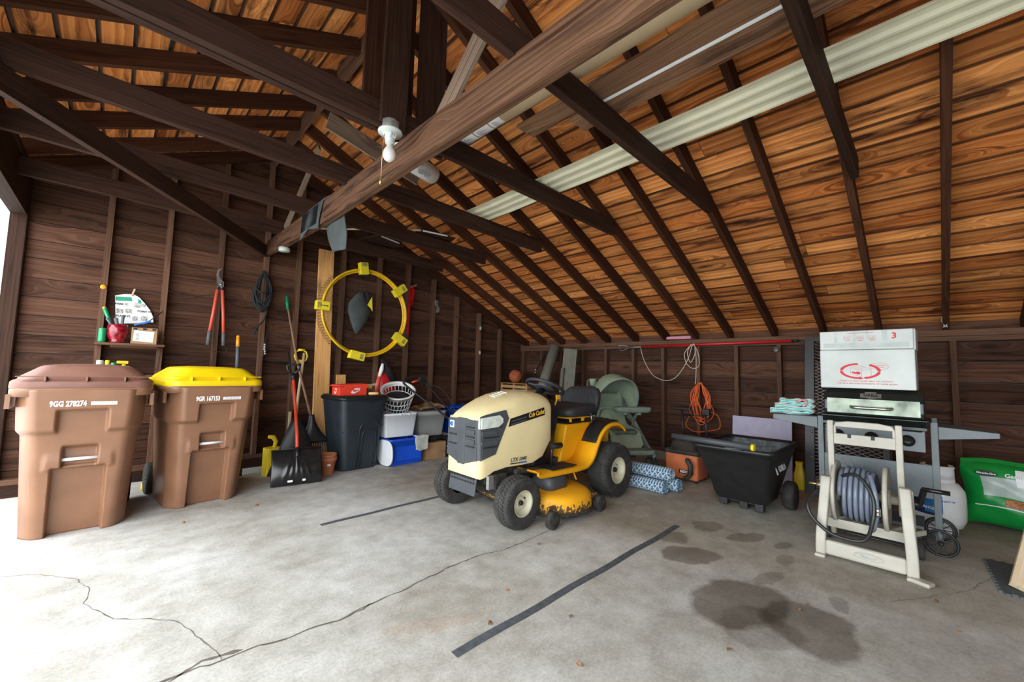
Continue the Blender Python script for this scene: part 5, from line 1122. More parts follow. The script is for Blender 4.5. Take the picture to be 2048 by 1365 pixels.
for y in (.07, .45):
    e = bpy.data.objects.new('grill_wheel', None); col.objects.link(e); e.parent = t; e.location = (.33, y, .088)
    b = MB(); b.tube([(.083*math.cos(a), 0, .083*math.sin(a)) for a in [2*PI*k/28 for k in range(28)]], .0085, 8, closed=True); b.tube([(.068*math.cos(a), 0, .068*math.sin(a)) for a in [2*PI*k/28 for k in range(28)]], .005, 6, closed=True); b.build('tyre', 'black_plastic', e)
    b = MB(); b.lathe([(0, -.012), (.016, -.012), (.016, .012), (0, .012)], 12, R=RX(PI/2))
    for k in range(10): a = 2*PI*k/10; b.beam((.012*math.cos(a), 0, .012*math.sin(a)), (.075*math.cos(a), 0, .075*math.sin(a)), .006, .008, up=(0, 1, 0))
    b.build('spokes', 'black_plastic', e)
for y in (.10, .42): b = MB(); b.box((-.325, y, .035), (.05, .045, .07)); b.build('foot', 'black_plastic', t)
# white waxed carton on the lid
t = thing('waxed_carton', 'large white waxed carton with red print standing on the black grill', 'box', (4.215, .345, 1.134), R90+math.radians(-2))
b = MB(); b.box((0, 0, .15), (.555, .20, .30)); b.build('carton', 'waxed_white', t, bevel=.006)
b = MB(); b.box((0, -.002, .375), (.548, .206, .148)); b.box((.279, .0, .37), (.012, .20, .155)); fl_ = b.build('lid_flap', 'waxed_white', t, bevel=.012)
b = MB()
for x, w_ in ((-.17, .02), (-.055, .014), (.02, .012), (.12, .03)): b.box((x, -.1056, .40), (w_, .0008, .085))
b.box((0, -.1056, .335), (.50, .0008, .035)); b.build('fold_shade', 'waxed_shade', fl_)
def arc(cx, cz, rx, rz, a0, a1, w_, n=30, y=-.1012):
    P = [(cx+(rx)*math.cos(math.radians(a0+(a1-a0)*k/n)), y, cz+rz*math.sin(math.radians(a0+(a1-a0)*k/n))) for k in range(n+1)]; return P
t2 = t; b = MB()
for a0, a1 in ((95, 172), (182, 275), (283, 352), (0, 60)):
    for k in range(14):
        f0, f1 = math.radians(a0+(a1-a0)*k/14), math.radians(a0+(a1-a0)*(k+1)/14)
        b.F([b.V((-.03+rx*math.cos(f), -.1014, .135+rz*math.sin(f))) for rx, rz, f in ((.122, .062, f0), (.122, .062, f1), (.102, .048, f1), (.102, .048, f0))], None, False)
for a in (172, 275, 352):
    x, z = -.03+.112*math.cos(math.radians(a)), .135+.056*math.sin(math.radians(a)); b.prism([(-.014, -.010), (.014, 0), (-.014, .012)], .001, T(x, -.1008, z) @ Matrix.Rotation(PI/2, 4, 'X') @ Matrix.Rotation(math.radians(a+80), 4, 'Z'))
b.build('ring_print', 'red_ink', t)
b = MB()
E_ = [((-.085, .16), (-.02, .14)), ((-.085, .16), (-.085, .115)), ((-.02, .14), (-.02, .09)), ((-.085, .115), (-.02, .09)), ((-.02, .14), (.035, .155)), ((.035, .155), (.035, .10)), ((-.02, .09), (.035, .10)), ((-.085, .16), (-.03, .178)), ((-.03, .178), (.035, .155)), ((-.06, .152), (-.01, .172)), ((-.045, .148), (.005, .165))]
for (x0, z0), (x1, z1) in E_: b.beam((x0, -.1013, z0), (x1, -.1013, z1), .0010, .0032, up=(0, 1, 0))
b.tube(arc(.082, .172, .052, .026, 0, 360, 0), .0016, 5, closed=False, flat=.4)
b.prism([(-.078, .12), (-.06, .113), (-.03, .108), (-.026, .125), (-.045, .132), (-.055, .125), (-.075, .132)], .001, T(0, -.1008, 0) @ Matrix.Rotation(PI/2, 4, 'X')); b.build('box_print', 'red_ink', t)
b = MB(); b.loft([[(x, y, z) for x, z in [(.082+.05*math.cos(a), .172+.025*math.sin(a)) for a in [2*PI*k/24 for k in range(24)]]] for y in (-.1008, -.1012)], sm=False); b.build('bubble_print', 'waxed_white', t)
text('Reusable Box', .014, 'red_ink', t, (.082, -.1018, .178), (PI/2, 0, 0)); text('RESPONSIBLE', .010, 'red_ink', t, (.082, -.1018, .163), (PI/2, 0, 0))
text('PLEASE DO NOT CRUSH, BALE OR DESTROY', .0155, 'red_ink', t, (0, -.1012, .058), (PI/2, 0, 0)); text('THIS BOX REPLACES HUNDREDS OF PAPER BOXES', .0155, 'red_ink', t, (.005, -.1012, .038), (PI/2, 0, 0))
text('3', .060, 'red_ink', t, (.172, -.1064, .400), (PI/2, 0, 0), bold=.0015)
text('REUSABLE: PLEASE DO NOT DESTROY', .009, 'red_ink', t, (-.02, -.1064, .430), (PI/2, 0, 0))
b = MB()
for cx in (-.10, -.02, .05):
    for k in range(5): b.beam((cx-.022+.009*k, -.1064, .385+.006*(k % 2)), (cx-.014+.009*k, -.1064, .412-.004*(k % 3)), .0008, .0018, up=(0, 1, 0))
    b.box((cx, -.1064, .384), (.045, .0006, .0018)); b.box((cx, -.1064, .372), (.03, .0006, .003))
b.build('small_prints', 'red_ink', t)
# towels on the left shelf
t = thing('folded_towels', 'pile of folded white towels with teal hems on the left shelf of the grill', 'towels', (4.36, .86, .894), R90)
for k, (dx, dz, w_, s) in enumerate(((0, 0, .30, 1), (.02, .044, .27, .92), (.035, .086, .23, .84))):
    b = MB(); P = bez([(-w_/2+dx, 0, .008+dz), (-w_/4+dx, 0, .014+dz), (0+dx, 0, .006+dz), (w_/3+dx, 0, .012+dz), (w_/2+dx, 0, .022+dz), (w_/3+dx, 0, .038+dz), (0+dx, 0, .032+dz), (-w_/3+dx, 0, .028+dz), (-w_/2+dx, 0, .034+dz)], 5)
    b.loft([[(p.x, -.14*s+.006*math.sin(9*p.x*20), p.z) for p in P], [(p.x, 0, p.z+.006*math.sin(60*p.x)) for p in P], [(p.x, .14*s, p.z) for p in P]], closed=False); b.build('towel', 'towel_white', t, solid=.018)
    b = MB(); b.tube([(p.x, -.143*s, p.z) for p in P], .0048, 6); b.build('hem', 'towel_teal', t.children[-1])
b = MB(); b.tube(bez([(.05, -.135, .10), (.09, -.14, .125), (.12, -.135, .10), (.09, -.135, .07)]), .010, 6); b.build('pattern', 'towel_pink', t)
# expanded metal panel behind the grill
t = thing('mesh_panel', 'black expanded metal panel standing behind the grill and white carton', 'panel', (5.30, .62, 0), 0, rot=(0, math.radians(6.5), 0))
b = MB()
for y, w_ in ((.30, .085), (-.30, .05)): b.box((0, y, .83), (.035, w_, 1.66))
for z in (.02, 1.64): b.box((0, 0, z), (.03, .60, .04))
b.build('panel_frame', 'black_plastic', t, bevel=.002)
b = MB()
for k in range(-6, 46):
    z0 = k*.036; b.beam((0, -.275, z0), (0, .255, z0+.26), .004, .005) if 0 < z0 < 1.37 else None; b.beam((0, .255, z0), (0, -.275, z0+.26), .004, .005) if 0 < z0 < 1.37 else None
b.build('mesh', 'dark_steel', t)
for z in (.12, .38, .64, .95, 1.2): b = MB(); b.ball((-.02, .28, z), .010, 8, 6); b.build('bolt', 'steel', t)
b = MB(); b.loft([[(x*s, y*s, z) for x, y in rrect(.05, .05, .02, 3)] for z, s in ((0, .9), (.02, 1), (.16, .95), (.25, .6), (.29, .7))]); o = b.build('yellow_jug', 'tool_yellow'); tag(o, 'dull yellow jug on the floor between foam board and mesh panel', 'jug'); place(o, (5.44, 1.035, .0))

# ---------------------------------------------------------------- hose reel cart
t = thing('hose_reel_cart', 'beige plastic hose reel cart with grey hose in front of the grill', 'hose reel', (3.56, .34, 0), R90)
for s in (-1, 1):
    b = MB()
    x = s*.215; P = bez([(x*1.05, 0, .012), (x*1.04, .01, .14), (x*.98, .05, .33), (x*.93, .10, .52)], 4)
    b.loft([[(p.x-.028, p.y-.03, p.z), (p.x+.028, p.y-.03, p.z), (p.x+.028, p.y+.03, p.z), (p.x-.028, p.y+.03, p.z)] for p in P])
    Q = [(x, .10, .50), (x*1.0, .28, .30), (x, .40, .12), (x, .42, .05)]
    b.tube(Q, .026, 8); b.box((x*1.05, -.0, .010), (.06, .13, .02))
    if s > 0: b.box((.26, -.045, .012), (.10, .07, .024), RZ(-.4))
    b.build('side_frame', 'reel_beige', t, bevel=.008)
b = MB(); b.box((-.0, -.005, .065), (.40, .045, .095), RX(-.10)); b.build('front_bar', 'reel_beige', t, bevel=.016, seg=3)
b = MB(); b.tube([(.02+.07*math.cos(a), -.034, .068+.020*math.sin(a)) for a in [2*PI*k/28 for k in range(28)]], .0022, 5, closed=True); b.build('oval_logo', 'waxed_white', t)
text('Suncast', .026, 'waxed_white', t, (.02, -.0335, .068), (PI/2-.1, 0, 0), ext=.002)
b = MB(); b.box((0, .28, .19), (.42, .20, .014)); 
for k in range(5): b.beam((-.19+.095*k, .19, .195), (-.10+.095*k, .37, .20), .012, .03)
b.box((0, .18, .185), (.42, .012, .06)); b.build('tray', 'reel_beige', t)
for s in (-1, 1):
    b = MB(); x = s*.180; b.loft([[(x-.018, y-.02, z), (x+.018, y-.02, z), (x+.018, y+.02, z), (x-.018, y+.02, z)] for y, z in ((.26, .30), (.20, .60), (.19, .905))], sm=False)
    b.build('upright', 'reel_beige', t, bevel=.006)
b = MB()
def plate(pts): b.prism(pts, .022, T(0, .205, 0) @ Matrix.Rotation(PI/2, 4, 'X'))
top = [(-.165, .865), (-.15, .893), (-.08, .905), (.08, .905), (.15, .893), (.165, .865)]
plate([(-.165, .74), (.165, .74), (.165, .815), (-.165, .815)]); plate([(-.165, .815), (-.148, .815), (-.148, .87), (-.165, .865)]); plate([(.148, .815), (.165, .815), (.165, .865), (.148, .87)])
plate([(-.165, .862), (.165, .862), (.15, .893), (.08, .906), (-.08, .906), (-.15, .893)]); b.build('handle_panel', 'reel_beige', t, bevel=.005)
for x in (-.075, .05): b = MB(); b.box((x, .182, .803), (.020, .004, .026)); b.build('tool_slot', 'black_ink', t)
dz, dy = .395, .27
for s, x in ((-1, -.165), (1, .105)):
    b = MB(); b.lathe([(.07, -.008), (.20, -.008), (.212, -.014), (.216, 0), (.212, .012), (.20, .008), (.07, .008)], 40, R=RY(PI/2), c=(x, dy, dz)); 
    b.lathe([(.0, -.02), (.06, -.02), (.075, 0), (.06, .02), (0, .02)], 20, R=RY(PI/2), c=(x, dy, dz)); b.build('flange', 'reel_beige', t)
b = MB(); b.tube([(-.21, dy, dz), (.21, dy, dz)], .030, 14); b.build('drum', 'reel_beige', t)
b = MB(); P = []
for k in range(24*7+1): a = 2*PI*k/24; P.append((-.135+.028*k/24, dy-(.150+.004*math.sin(a*.37))*math.cos(a), dz+(.158)*math.sin(a)))
b.tube(P, .0135, 8); P = []
for k in range(24*4+1): a = 2*PI*k/24+1; P.append((-.10+.030*k/24, dy-(.172)*math.cos(a), dz+.175*math.sin(a)))
b.tube(P, .0125, 8); P = [(p[0], p[1], p[2]) for p in bez([(.03, dy-.12, dz+.16), (.055, dy-.185, dz+.08), (.065, dy-.20, dz-.04), (.05, dy-.19, dz-.15), (.035, dy-.16, dz-.19)])]; b.tube(P, .0135, 8)
b.build('garden_hose', 'hose_grey', t)
b = MB(); b.lathe([(.013, -.03), (.018, -.03), (.018, -.01), (.014, -.008), (.018, -.002), (.018, .02), (.013, .022)], 12, c=(.068, dy-.203, dz-.05)); b.build('coupling', 'steel', t)
b = MB(); b.tube(bez([(-.245, .06, .42), (-.29, -.02, .34), (-.26, -.05, .25), (-.15, -.06, .17), (0, -.04, .17), (.045, .02, .28), (.05, .06, .42), (.0, .10, .52), (-.06, .13, .55), (-.12, .17, .52)]), .0115, 10); b.build('leader_hose', 'hose_black', t)
b = MB(); b.tube([(-.30, .09, .452), (-.235, .09, .452)], .007, 8); b.lathe([(.0, -.02), (.014, -.02), (.016, .02), (0, .02)], 10, R=RY(PI/2), c=(-.235, .09, .452)); b.build('brass_fitting', 'brass', t)
b = MB(); b.tube([(.22, dy, dz), (.265, dy, dz)], .022, 10); b.beam((.26, dy, dz), (.285, dy-.06, dz+.11), .022, .03); b.build('crank', 'black_plastic', t)
b = MB(); b.tube([(.275, dy-.06, dz+.115), (.40, dy-.07, dz+.115)], .014, 10); b.build('crank_handle', 'black_gloss', t)
for s in (-1, 1):
    b = MB(); b.lathe([(0, -.022), (.06, -.022), (.066, -.012), (.066, .012), (.06, .022), (0, .022)], 26, R=RY(PI/2), c=(s*.25, .42, .068)); b.build('wheel', 'black_rubber', t)
b = MB(); b.tube([(-.25, .42, .068), (.25, .42, .068)], .008, 8); b.build('axle', 'dark_steel', t)

# ---------------------------------------------------------------- propane tank
t = thing('propane_tank', 'white propane tank with a blue label behind the hose reel', 'gas tank', (4.86, -.01, 0), R90)
b = MB(); b.lathe([(0, .035), (.08, .035), (.13, .06), (.152, .11), (.156, .16), (.156, .29), (.150, .34), (.12, .39), (.07, .42), (0, .43)], 36); b.build('vessel', 'tank_white', t)
b = MB(); b.lathe([(.098, 0), (.104, 0), (.104, .06), (.098, .06)], 28, cap0=False, cap1=False); b.build('foot_ring', 'tank_white', t)
b = MB(); b.lathe([(.096, .395), (.10, .395), (.10, .43), (.096, .43)], 28, cap0=False, cap1=False, arc=2*PI)
b.lathe([(.093, .43), (.098, .43), (.096, .52), (.090, .52)], 28, cap0=True, cap1=True, arc=PI*1.5, R=RZ(math.radians(-225))); b.lathe([(.096, .505), (.102, .515), (.095, .53), (.088, .52)], 28, arc=PI*1.5, R=RZ(math.radians(-225)), cap0=False, cap1=False); b.build('collar', 'tank_white', t)
b = MB(); b.tube([(0, 0, .42), (0, 0, .50)], .018, 10); b.lathe([(0, .49), (.03, .49), (.03, .505), (0, .505)], 12); b.build('valve', 'brass', t)
def lab(a0, a1, z0, z1, m, r=.1575, nm='label'):
    b = MB(); b.grid(lambda u, v: (r*math.sin(math.radians(a0+(a1-a0)*u)), -r*math.cos(math.radians(a0+(a1-a0)*u)), z0+(z1-z0)*v), 16, 1); return b.build(nm, m, t)
lab(-80, -8, .15, .29, 'navy_ink'); lab(-30, 8, .17, .305, 'sky_ink', .1582)
text('CHANGE', .030, 'white_ink', t, (-.075, -.1445, .205), (PI/2, 0, math.radians(-28)), bold=.001)
text('FERRY 08', .018, 'blue_ink', t, (.055, -.1515, .27), (PI/2, 0, math.radians(20)))

# ---------------------------------------------------------------- garden soil bags
t = thing('soil_bag', 'bright green plastic bag of garden soil slumped against the low wall', 'bag', (5.30, -.56, 0), R90)
b = MB()
def bag(u, v, s=1):
    x = (u-.5)*.80; e = max(0, 1-abs(2*u-1)**4)**.5; z = .02+.50*v; e2 = max(0, 1-abs(2*v-1)**3)**.6
    return (x*(1+.03*math.sin(9*v)), -s*(.015+.11*e*e2)+.010*math.sin(17*u+6*v)*math.sin(13*v+2), z+.02*math.sin(7*u)+.05*max(0, u-.35)*v*1.6)
b.grid(bag, 30, 20); b.grid(lambda u, v: bag(u, v, -1), 30, 20); b.grid(lambda u, v: (lambda p: (p[0], p[1]*.4-.0+(v-.5)*.02, p[2]+v*.03))(bag(u, 1)), 30, 2)
b.build('bag_film', 'bag_green', t)
def patch(u0, u1, v0, v1, m, nm, off=.003, n=10):
    b = MB(); b.grid(lambda u, v: (lambda p: (p[0], p[1]-off, p[2]))(bag(u0+(u1-u0)*u, v0+(v1-v0)*v)), n, n); return b.build(nm, m, t)
patch(.13, .42, .50, .80, 'bag_pale', 'pale_panel'); patch(.36, .52, .70, .95, 'white_ink', 'white_panel', .005); patch(.28, .50, .36, .48, 'soil_orange', 'flower_print', .005); patch(.08, .95, .33, .345, 'white_ink', 'white_line', .004)
b = MB(); b.loft([[(.06*math.cos(a)-.27, -.112+.0-.004*k, .462+.022*math.sin(a)) for a in [2*PI*j/22 for j in range(22)]] for k in range(2)], sm=False); b.build('oval_logo', 'black_ink', t)
text('Miracle-Gro', .021, 'white_ink', t, (-.27, -.118, .462), (PI/2, 0, 0), bold=.0006); text('Garden', .042, 'white_ink', t, (-.11, -.131, .462), (PI/2, 0, 0), bold=.001); text('Peat', .03, 'white_ink', t, (-.345, -.07, .30), (PI/2, -PI/2, -.5))
# foam mat, plank at the right edge
b = MB(); P = [(-.30, -.30), (.30, -.30), (.30, .30), (-.30, .30)]
O = []
for i in range(4):
    a, c = Vector(P[i]), Vector(P[(i+1) % 4]); d = (c-a).normalized(); n = Vector((d.y, -d.x))
    for k in range(12):
        for f_, o_ in ((.1, 0), (.2, .014), (.55, .014), (.65, 0)): O.append(tuple(a.lerp(c, (k+f_)/12)+n*o_))
b.prism(O, .012); o = b.build('foam_mat', 'foam_mat'); tag(o, 'dark grey interlocking foam mat at the right edge of the floor', 'mat'); place(o, (4.04, -.53, .0005), (0, 0, math.radians(3)))
b = MB(); b.rv = .4; b.beam((3.80, -.325, .03), (4.25, -.46, .38), .035, .10, up=(0, 1, .3)); o = b.build('scrap_plank', 'pale_wood'); tag(o, 'pale plank end leaning in at the right edge over the foam mat', 'plank'); 

# ================================================================ overhead
t = thing('siding_strip', 'long cream ribbed vinyl siding strips laid across the tie beams', 'siding', (0, 0, 2.757))
b = MB(); N_ = 13; prof = []
for k in range(3):
    x0 = .1*k; prof += [(x0, .0), (x0+.006, .0), (x0+.016, .020), (x0+.070, .014), (x0+.088, .002)]
prof += [(.30, 0), (.304, .008)]
def sline(y): return 2.325+.022*(y-1.2)
b.loft([[(sline(y)+px*(1 if y < 3.2 else .98), y, pz-.012*math.sin(PI*((y+.65)%1.0))*.5) for px, pz in prof] for y in (3.30, 2.8, 2.3, 1.8, 1.3, .8, .3, -.2, -.7, -1.4)], closed=False, sm=False); b.build('strip', 'siding_cream', t, solid=.0025)
t = thing('cardboard_tube', 'long tan cardboard tube with white shipping labels lying over the tie beams', 'tube', (1.635, 0, 2.836))
b = MB(); b.tube([(-.02, 2.23, 0), (-.01, 1.4, 0), (.04, -1.2, 0)], .078, 24); b.build('tube', 'tube_card', t)
for k, (y0, y1) in enumerate(((2.215, 2.06), (2.05, 1.91), (1.90, 1.80))):
    b = MB(); xo = -.02
    b.grid(lambda u, v: (xo+.0795*math.cos(math.radians(150+210*u)), y0+(y1-y0)*v, .0795*math.sin(math.radians(150+210*u))), 18, 1); lb = b.build('shipping_label', 'paper_white', t)
    b = MB()
    for j in range(9): a0 = 255+j*6; b.grid(lambda u, v: (xo+.0803*math.cos(math.radians(a0+3*u)), y0-.02-(y0-y1-.05)*v*(.5+.5*((j*7) % 3)/2), .0803*math.sin(math.radians(a0+3*u))), 2, 1)
    b.build('label_print', 'grey_ink', lb)
def plank(nm, lab, x0, x1, y0, y1, z, m, rv, skew=.02, slots=None):
    b = MB(); b.rv = rv; b.beam(((x0+x1)/2+skew, y0, z), ((x0+x1)/2-skew, y1, z), x1-x0, .022); o = b.build(nm, m, bevel=.002); tag(o, lab, 'board'); return o
plank('loose_plank', 'wide brown loose plank lying on the ties beside the cardboard tube', 1.735, 1.885, -1.3, 1.79, 2.766, 'plank_wood', .3, 0)
o = plank('loose_plank', 'dark loose plank with a white painted edge lying on the ties', 1.90, 2.06, -1.3, 1.50, 2.766, 'plank_wood', .75, 0)
b = MB(); b.box((1.893, .33, 2.762), (.012, 1.9, .03)); b.box((1.893, -.9, 2.762), (.012, .4, .03)); b.build('painted_edge', 'white_paint', o)
# bulb fixture
t = thing('ceiling_light', 'white porcelain pull chain light fixture with a round bulb under the king post', 'lamp', (1.03, 2.10, 2.53))
b = MB(); b.lathe([(0, .0), (.045, .0), (.048, .01), (.048, .055), (.04, .06), (0, .06)], 8, c=(0, 0, .018)); b.build('junction_box', 'galv', t)
b = MB(); b.lathe([(0, .018), (.064, .018), (.068, .012), (.066, .004), (.045, -.002), (.030, -.02), (.026, -.055), (.022, -.06), (0, -.06)], 30); b.build('holder', 'porcelain', t)
b = MB(); b.box((.0, -.034, -.020), (.034, .012, .026), RX(.5)); ot = b.build('outlet', 'porcelain', t)
b = MB(); b.box((-.006, -.0415, -.018), (.003, .003, .009), RX(.5)); b.box((.007, -.0415, -.018), (.003, .003, .009), RX(.5)); b.build('outlet_slots', 'black_ink', ot)
mat('bulb_glass', (.62, .61, .58), .35, var=.01, emit=.04)
b = MB(); b.lathe([(0, -.055), (.014, -.058), (.0155, -.072), (.021, -.082), (.031, -.098), (.036, -.118), (.034, -.135), (.026, -.150), (.013, -.159), (0, -.161)], 24); b.build('bulb', 'bulb_glass', t)
b = MB(); b.tube([(-.035, 0, -.005), (-.04, 0, -.10), (-.042, 0, -.27)], .0018, 5); b.tube([(-.042, 0, -.27), (-.044, 0, -.31)], .006, 8); b.build('pull_chain', 'brass', t)
# paper roll with printed wrap
t = thing('paper_roll', 'short roll in white printed wrapping lying on the ridge beam beside the king posts', 'roll', (1.28, 2.52, 2.69), 0)
b = MB(); b.tube([(0, .0, 0), (.36, .09, -.005)], .068, 22); b.build('wrap', 'paper_white', t)
b = MB(); b.tube([(.355, .089, -.005), (.375, .094, -.005)], .060, 20); b.build('core', 'tube_card', t)
text('GRR', .06, 'grey_ink', t, (.16, -.035, -.012), (math.radians(120), 0, .25), bold=.001); text('GRR', .06, 'grey_ink', t, (.24, .010, -.066), (math.radians(165), 0, .25), bold=.001)
# floor mat draped over the beam
t = thing('rubber_mat', 'grey rubber car mat folded over the main beam', 'mat', (1.195, 3.8, 2.60))
b = MB()
P = [(-.032, -.17, 0), (-.034, -.10, 0), (-.030, .0, 0), (-.024, .022, 0), (.0, .032, 0), (.03, .026, 0), (.038, 0, 0), (.046, -.14, 0), (.05, -.30, 0), (.05, -.45, 0)]
def mt(u, v):
    i = u*(len(P)-1); k = min(int(i), len(P)-2); f = i-k; x = P[k][0]+(P[k+1][0]-P[k][0])*f; z = P[k][1]+(P[k+1][1]-P[k][1])*f
    yc = .06-.52*u**1.2; hw = .24-.04*u-(.06 if u > .9 else 0)*(u-.9)*10; y = yc+(v-.5)*2*hw; return (x+.004*math.sin(8*v)*(abs(u-.45) > .2), y, z-(.05*abs(v-.5)*2 if u < .02 else 0)+.03*(v-.5)*(u > .6))
b.grid(mt, 36, 20); b.build('mat_sheet', 'bag_grey', t, solid=.007)
b = MB()
for k in range(16): y = -.17+.026*k+.03; b.beam((-.039, y+.012, -.165), (-.037, y-.012, .0), .004, .007, up=(1, 0, 0))
b.build('ribs', 'black_plastic', t)
b = MB(); b.lathe([(0, 0), (.05, 0), (.055, .006), (.055, .038), (.05, .044), (0, .044)], 24); o = b.build('round_canister', 'porcelain'); tag(o, 'small round white device fixed beneath the far end of the main beam', 'device'); place(o, (1.215, 4.80, 2.421))
b = MB(); b.tube([(1.45, 5.04, 2.80), (2.38, 3.98, 2.772)], .011, 8); o = b.build('wooden_stick', 'pale_wood'); tag(o, 'thin pale stick lying across two tie beams near the gable', 'stick')
for k, (x, y, a, lab) in enumerate(((2.36, 4.88, .3, 'dark scrap board with torn white edge on the tie nearest the gable wall'), (2.62, 4.12, -.2, 'dark scrap board with torn white edge on the second tie from the gable wall'))):
    t = thing('scrap_board', lab, 'board', (x, y, 2.81 if k == 0 else 2.765), a)
    b = MB(); b.rv = .4; b.box((0, 0, .008), (.46, .34, .016)); b.build('board', 'tie_wood', t); b = MB(); b.box((-.03, -.174, .01), (.30, .012, .014)); b.build('torn_edge', 'paper_white', t)

# ================================================================ on the gable wall
t = thing('net_hoop', 'big round yellow hoop with black net and clip brackets hanging on the gable wall', 'hoop', (2.41, 5.35, 1.945), 0)
b = MB(); R1, R2 = .59, .565
for (r, y) in ((R1, -.018), (R2, .02)): b.tube([(r*math.cos(a), y, r*math.sin(a)) for a in [2*PI*k/72 for k in range(72)]], .014, 8, closed=True)
b.loft([[(r*math.cos(a), y, r*math.sin(a)) for r, y in ((R1+.004, -.018), (R2+.004, .02))] for a in [2*PI*k/72 for k in range(73)]], closed=False); b.build('ring', 'hoop_yellow', t)
for a, w_, sk in ((178, .075, 0), (98, .06, 0), (39, .10, 0), (-33, .10, 0), (-101, .10, 0)):
    a_ = math.radians(a); e = MB(); e.box((0, 0, 0), (.20 if w_ > .09 else .16, .09, .11)); c_ = e.build('clip', 'clip_yellow', t, bevel=.004)
    c_.location = ((R1+(.01 if a not in (178,) else -.0))*math.cos(a_), -.02, (R1+.01)*math.sin(a_)); c_.rotation_euler = (0, -a_ if a != -101 else math.radians(12), 0)
    e = MB(); e.box((.05, -.0465, 0), (.045, .002, .07)); e.build('clip_print', 'clip_shade', c_)
    if a == 178:
        e = MB()
        for k in range(5): e.box((.03-.02*k, -.0465, .0), (.012, .002, .016))
        e.build('clip_lettering', 'black_ink', c_)
b = MB()
for k in range(34):
    a0 = math.radians(118+3.6*k)
    for d in (-1, 1):
        P = [((R1+.005+.05*math.sin(PI*j/6))*math.cos(a0+d*.012*j), .02+.01*j, (R1+.005+.05*math.sin(PI*j/6))*math.sin(a0+d*.012*j)) for j in range(7)]; b.tube(P, .0016, 4, cap=False)
b.build('net', 'black_ink', t)
b = MB()
for k in range(22):
    x = -.52+.05*k; h = math.sqrt(max(0, .55**2-x*x))
    for d in (-1, 1): b.tube([(x+d*.02*j/6*0+(.025*(j % 2))*d, .045+.01*math.sin(j), -h+2*h*j/16) for j in range(17)], .0010, 3, cap=False)
b.build('net', 'black_ink', t)
t = thing('sling_bag', 'charcoal drawstring bag hanging inside the yellow hoop', 'bag', (2.31, 5.36, 1.95))
b = MB(); b.loft([[(rx*math.cos(a)+dx+.01*math.sin(3*a), .05*s*math.sin(a), z) for a in [2*PI*k/18 for k in range(18)]] for z, rx, s, dx in ((-.30, .015, .3, -.02), (-.24, .06, .7, -.01), (-.12, .12, 1, .0), (0, .155, 1.1, .0), (.10, .14, 1.1, -.01), (.20, .08, .8, .0), (.27, .03, .5, .02))]); b.build('bag_body', 'bag_grey', t)
b = MB(); b.loft([[(rx*math.cos(a)+dx, .045*s*math.sin(a)+.01, z) for a in [2*PI*k/12 for k in range(12)]] for z, rx, s, dx in ((-.02, .02, .5, .14), (.08, .045, .8, .13), (.20, .045, .8, .12), (.30, .02, .5, .10))]); b.build('side_pocket', 'fabric_black', t)
b = MB(); b.prism([(.09, .10), (.15, .22), (.165, .02), (.14, .06)], .006, T(0, -.045, 0) @ Matrix.Rotation(PI/2, 4, 'X')); b.build('flash', 'clip_yellow', t)
b = MB(); b.tube([(-.03, 0, .24), (-.03, -.02, .56)], .002, 4); b.tube([(.10, 0, .28), (.04, -.02, .56)], .002, 4); b.build('cords', 'rope_black', t)
b = MB(); b.box((0, -.0, -.36), (.035, .006, .72)); b.box((.035, -.006, -.10), (.02, .006, .20)); b.tube([(.0, 0, .0), (.03, -.01, .02), (.045, -.006, 0)], .012, 6); b.box((.05, -.01, -.14), (.018, .005, .26), RY(.1)); o = b.build('red_strap', 'red_plastic'); tag(o, 'long red webbing strap hanging right of the yellow hoop', 'strap'); place(o, (3.16, 5.52, 2.44), (0, math.radians(1), 0))
b = MB(); b.beam((-.05, 0, -.02), (.05, 0, .03), .03, .03); o = b.build('wood_peg', 'wood_handle'); tag(o, 'short wooden peg holding the red strap', 'peg'); place(o, (3.22, 5.535, 2.47))
t = thing('bypass_loppers', 'long red handled loppers hanging on a gable wall stud', 'loppers', (.785, 5.555, 2.05))
b = MB(); b.tube([(-.022, 0, -.02), (-.045, -.005, -.30), (-.065, -.005, -.50)], .0155, 10); b.build('handle', 'lopper_red', t)
b = MB(); b.tube([(.022, -.012, -.02), (.048, -.015, -.30), (.062, -.015, -.50)], .0155, 10); b.build('handle', 'lopper_red', t)
for s in (-1, 1): b = MB(); b.tube([(s*.064, -.01, -.49), (s*.072, -.01, -.645)], .0185, 10); b.build('grip', 'grip_grey', t)
for s in (-1, 1): b = MB(); b.tube([(s*.012, -.012*(s > 0), .07), (s*.022, -.012*(s > 0), -.03)], .013, 8); b.build('ferrule', 'black_plastic', t)
b = MB(); b.prism([(-.02, .02), (.015, .0), (.03, .02), (.03, .07), (.0, .10), (-.02, .14), (-.018, .19), (.0, .225), (-.035, .20), (-.045, .15), (-.038, .10)], .006, T(0, -.018, 0) @ Matrix.Rotation(PI/2, 4, 'X')); b.lathe([(0, 0), (.012, 0), (.012, .012), (0, .012)], 10, R=RX(PI/2), c=(.005, -.018, .045)); b.build('blade', 'steel', t)
b = MB(); r2 = random.Random(5)
for k in range(15):
    w_ = .03+.06*r2.random(); zb = -.33-.12*r2.random(); P = [(.0+.01*r2.uniform(-1, 1), 0, .05), (w_, -.02*r2.random(), -.10), (w_*1.1, -.03*r2.random(), (zb)*.7), (.0, -.03*r2.random()-.01, zb), (-w_*1.1, -.03*r2.random(), zb*.7), (-w_*.8, -.02*r2.random(), -.12), (.005, 0, .045)]
    b.tube(bez(P, 6), .0105, 6)
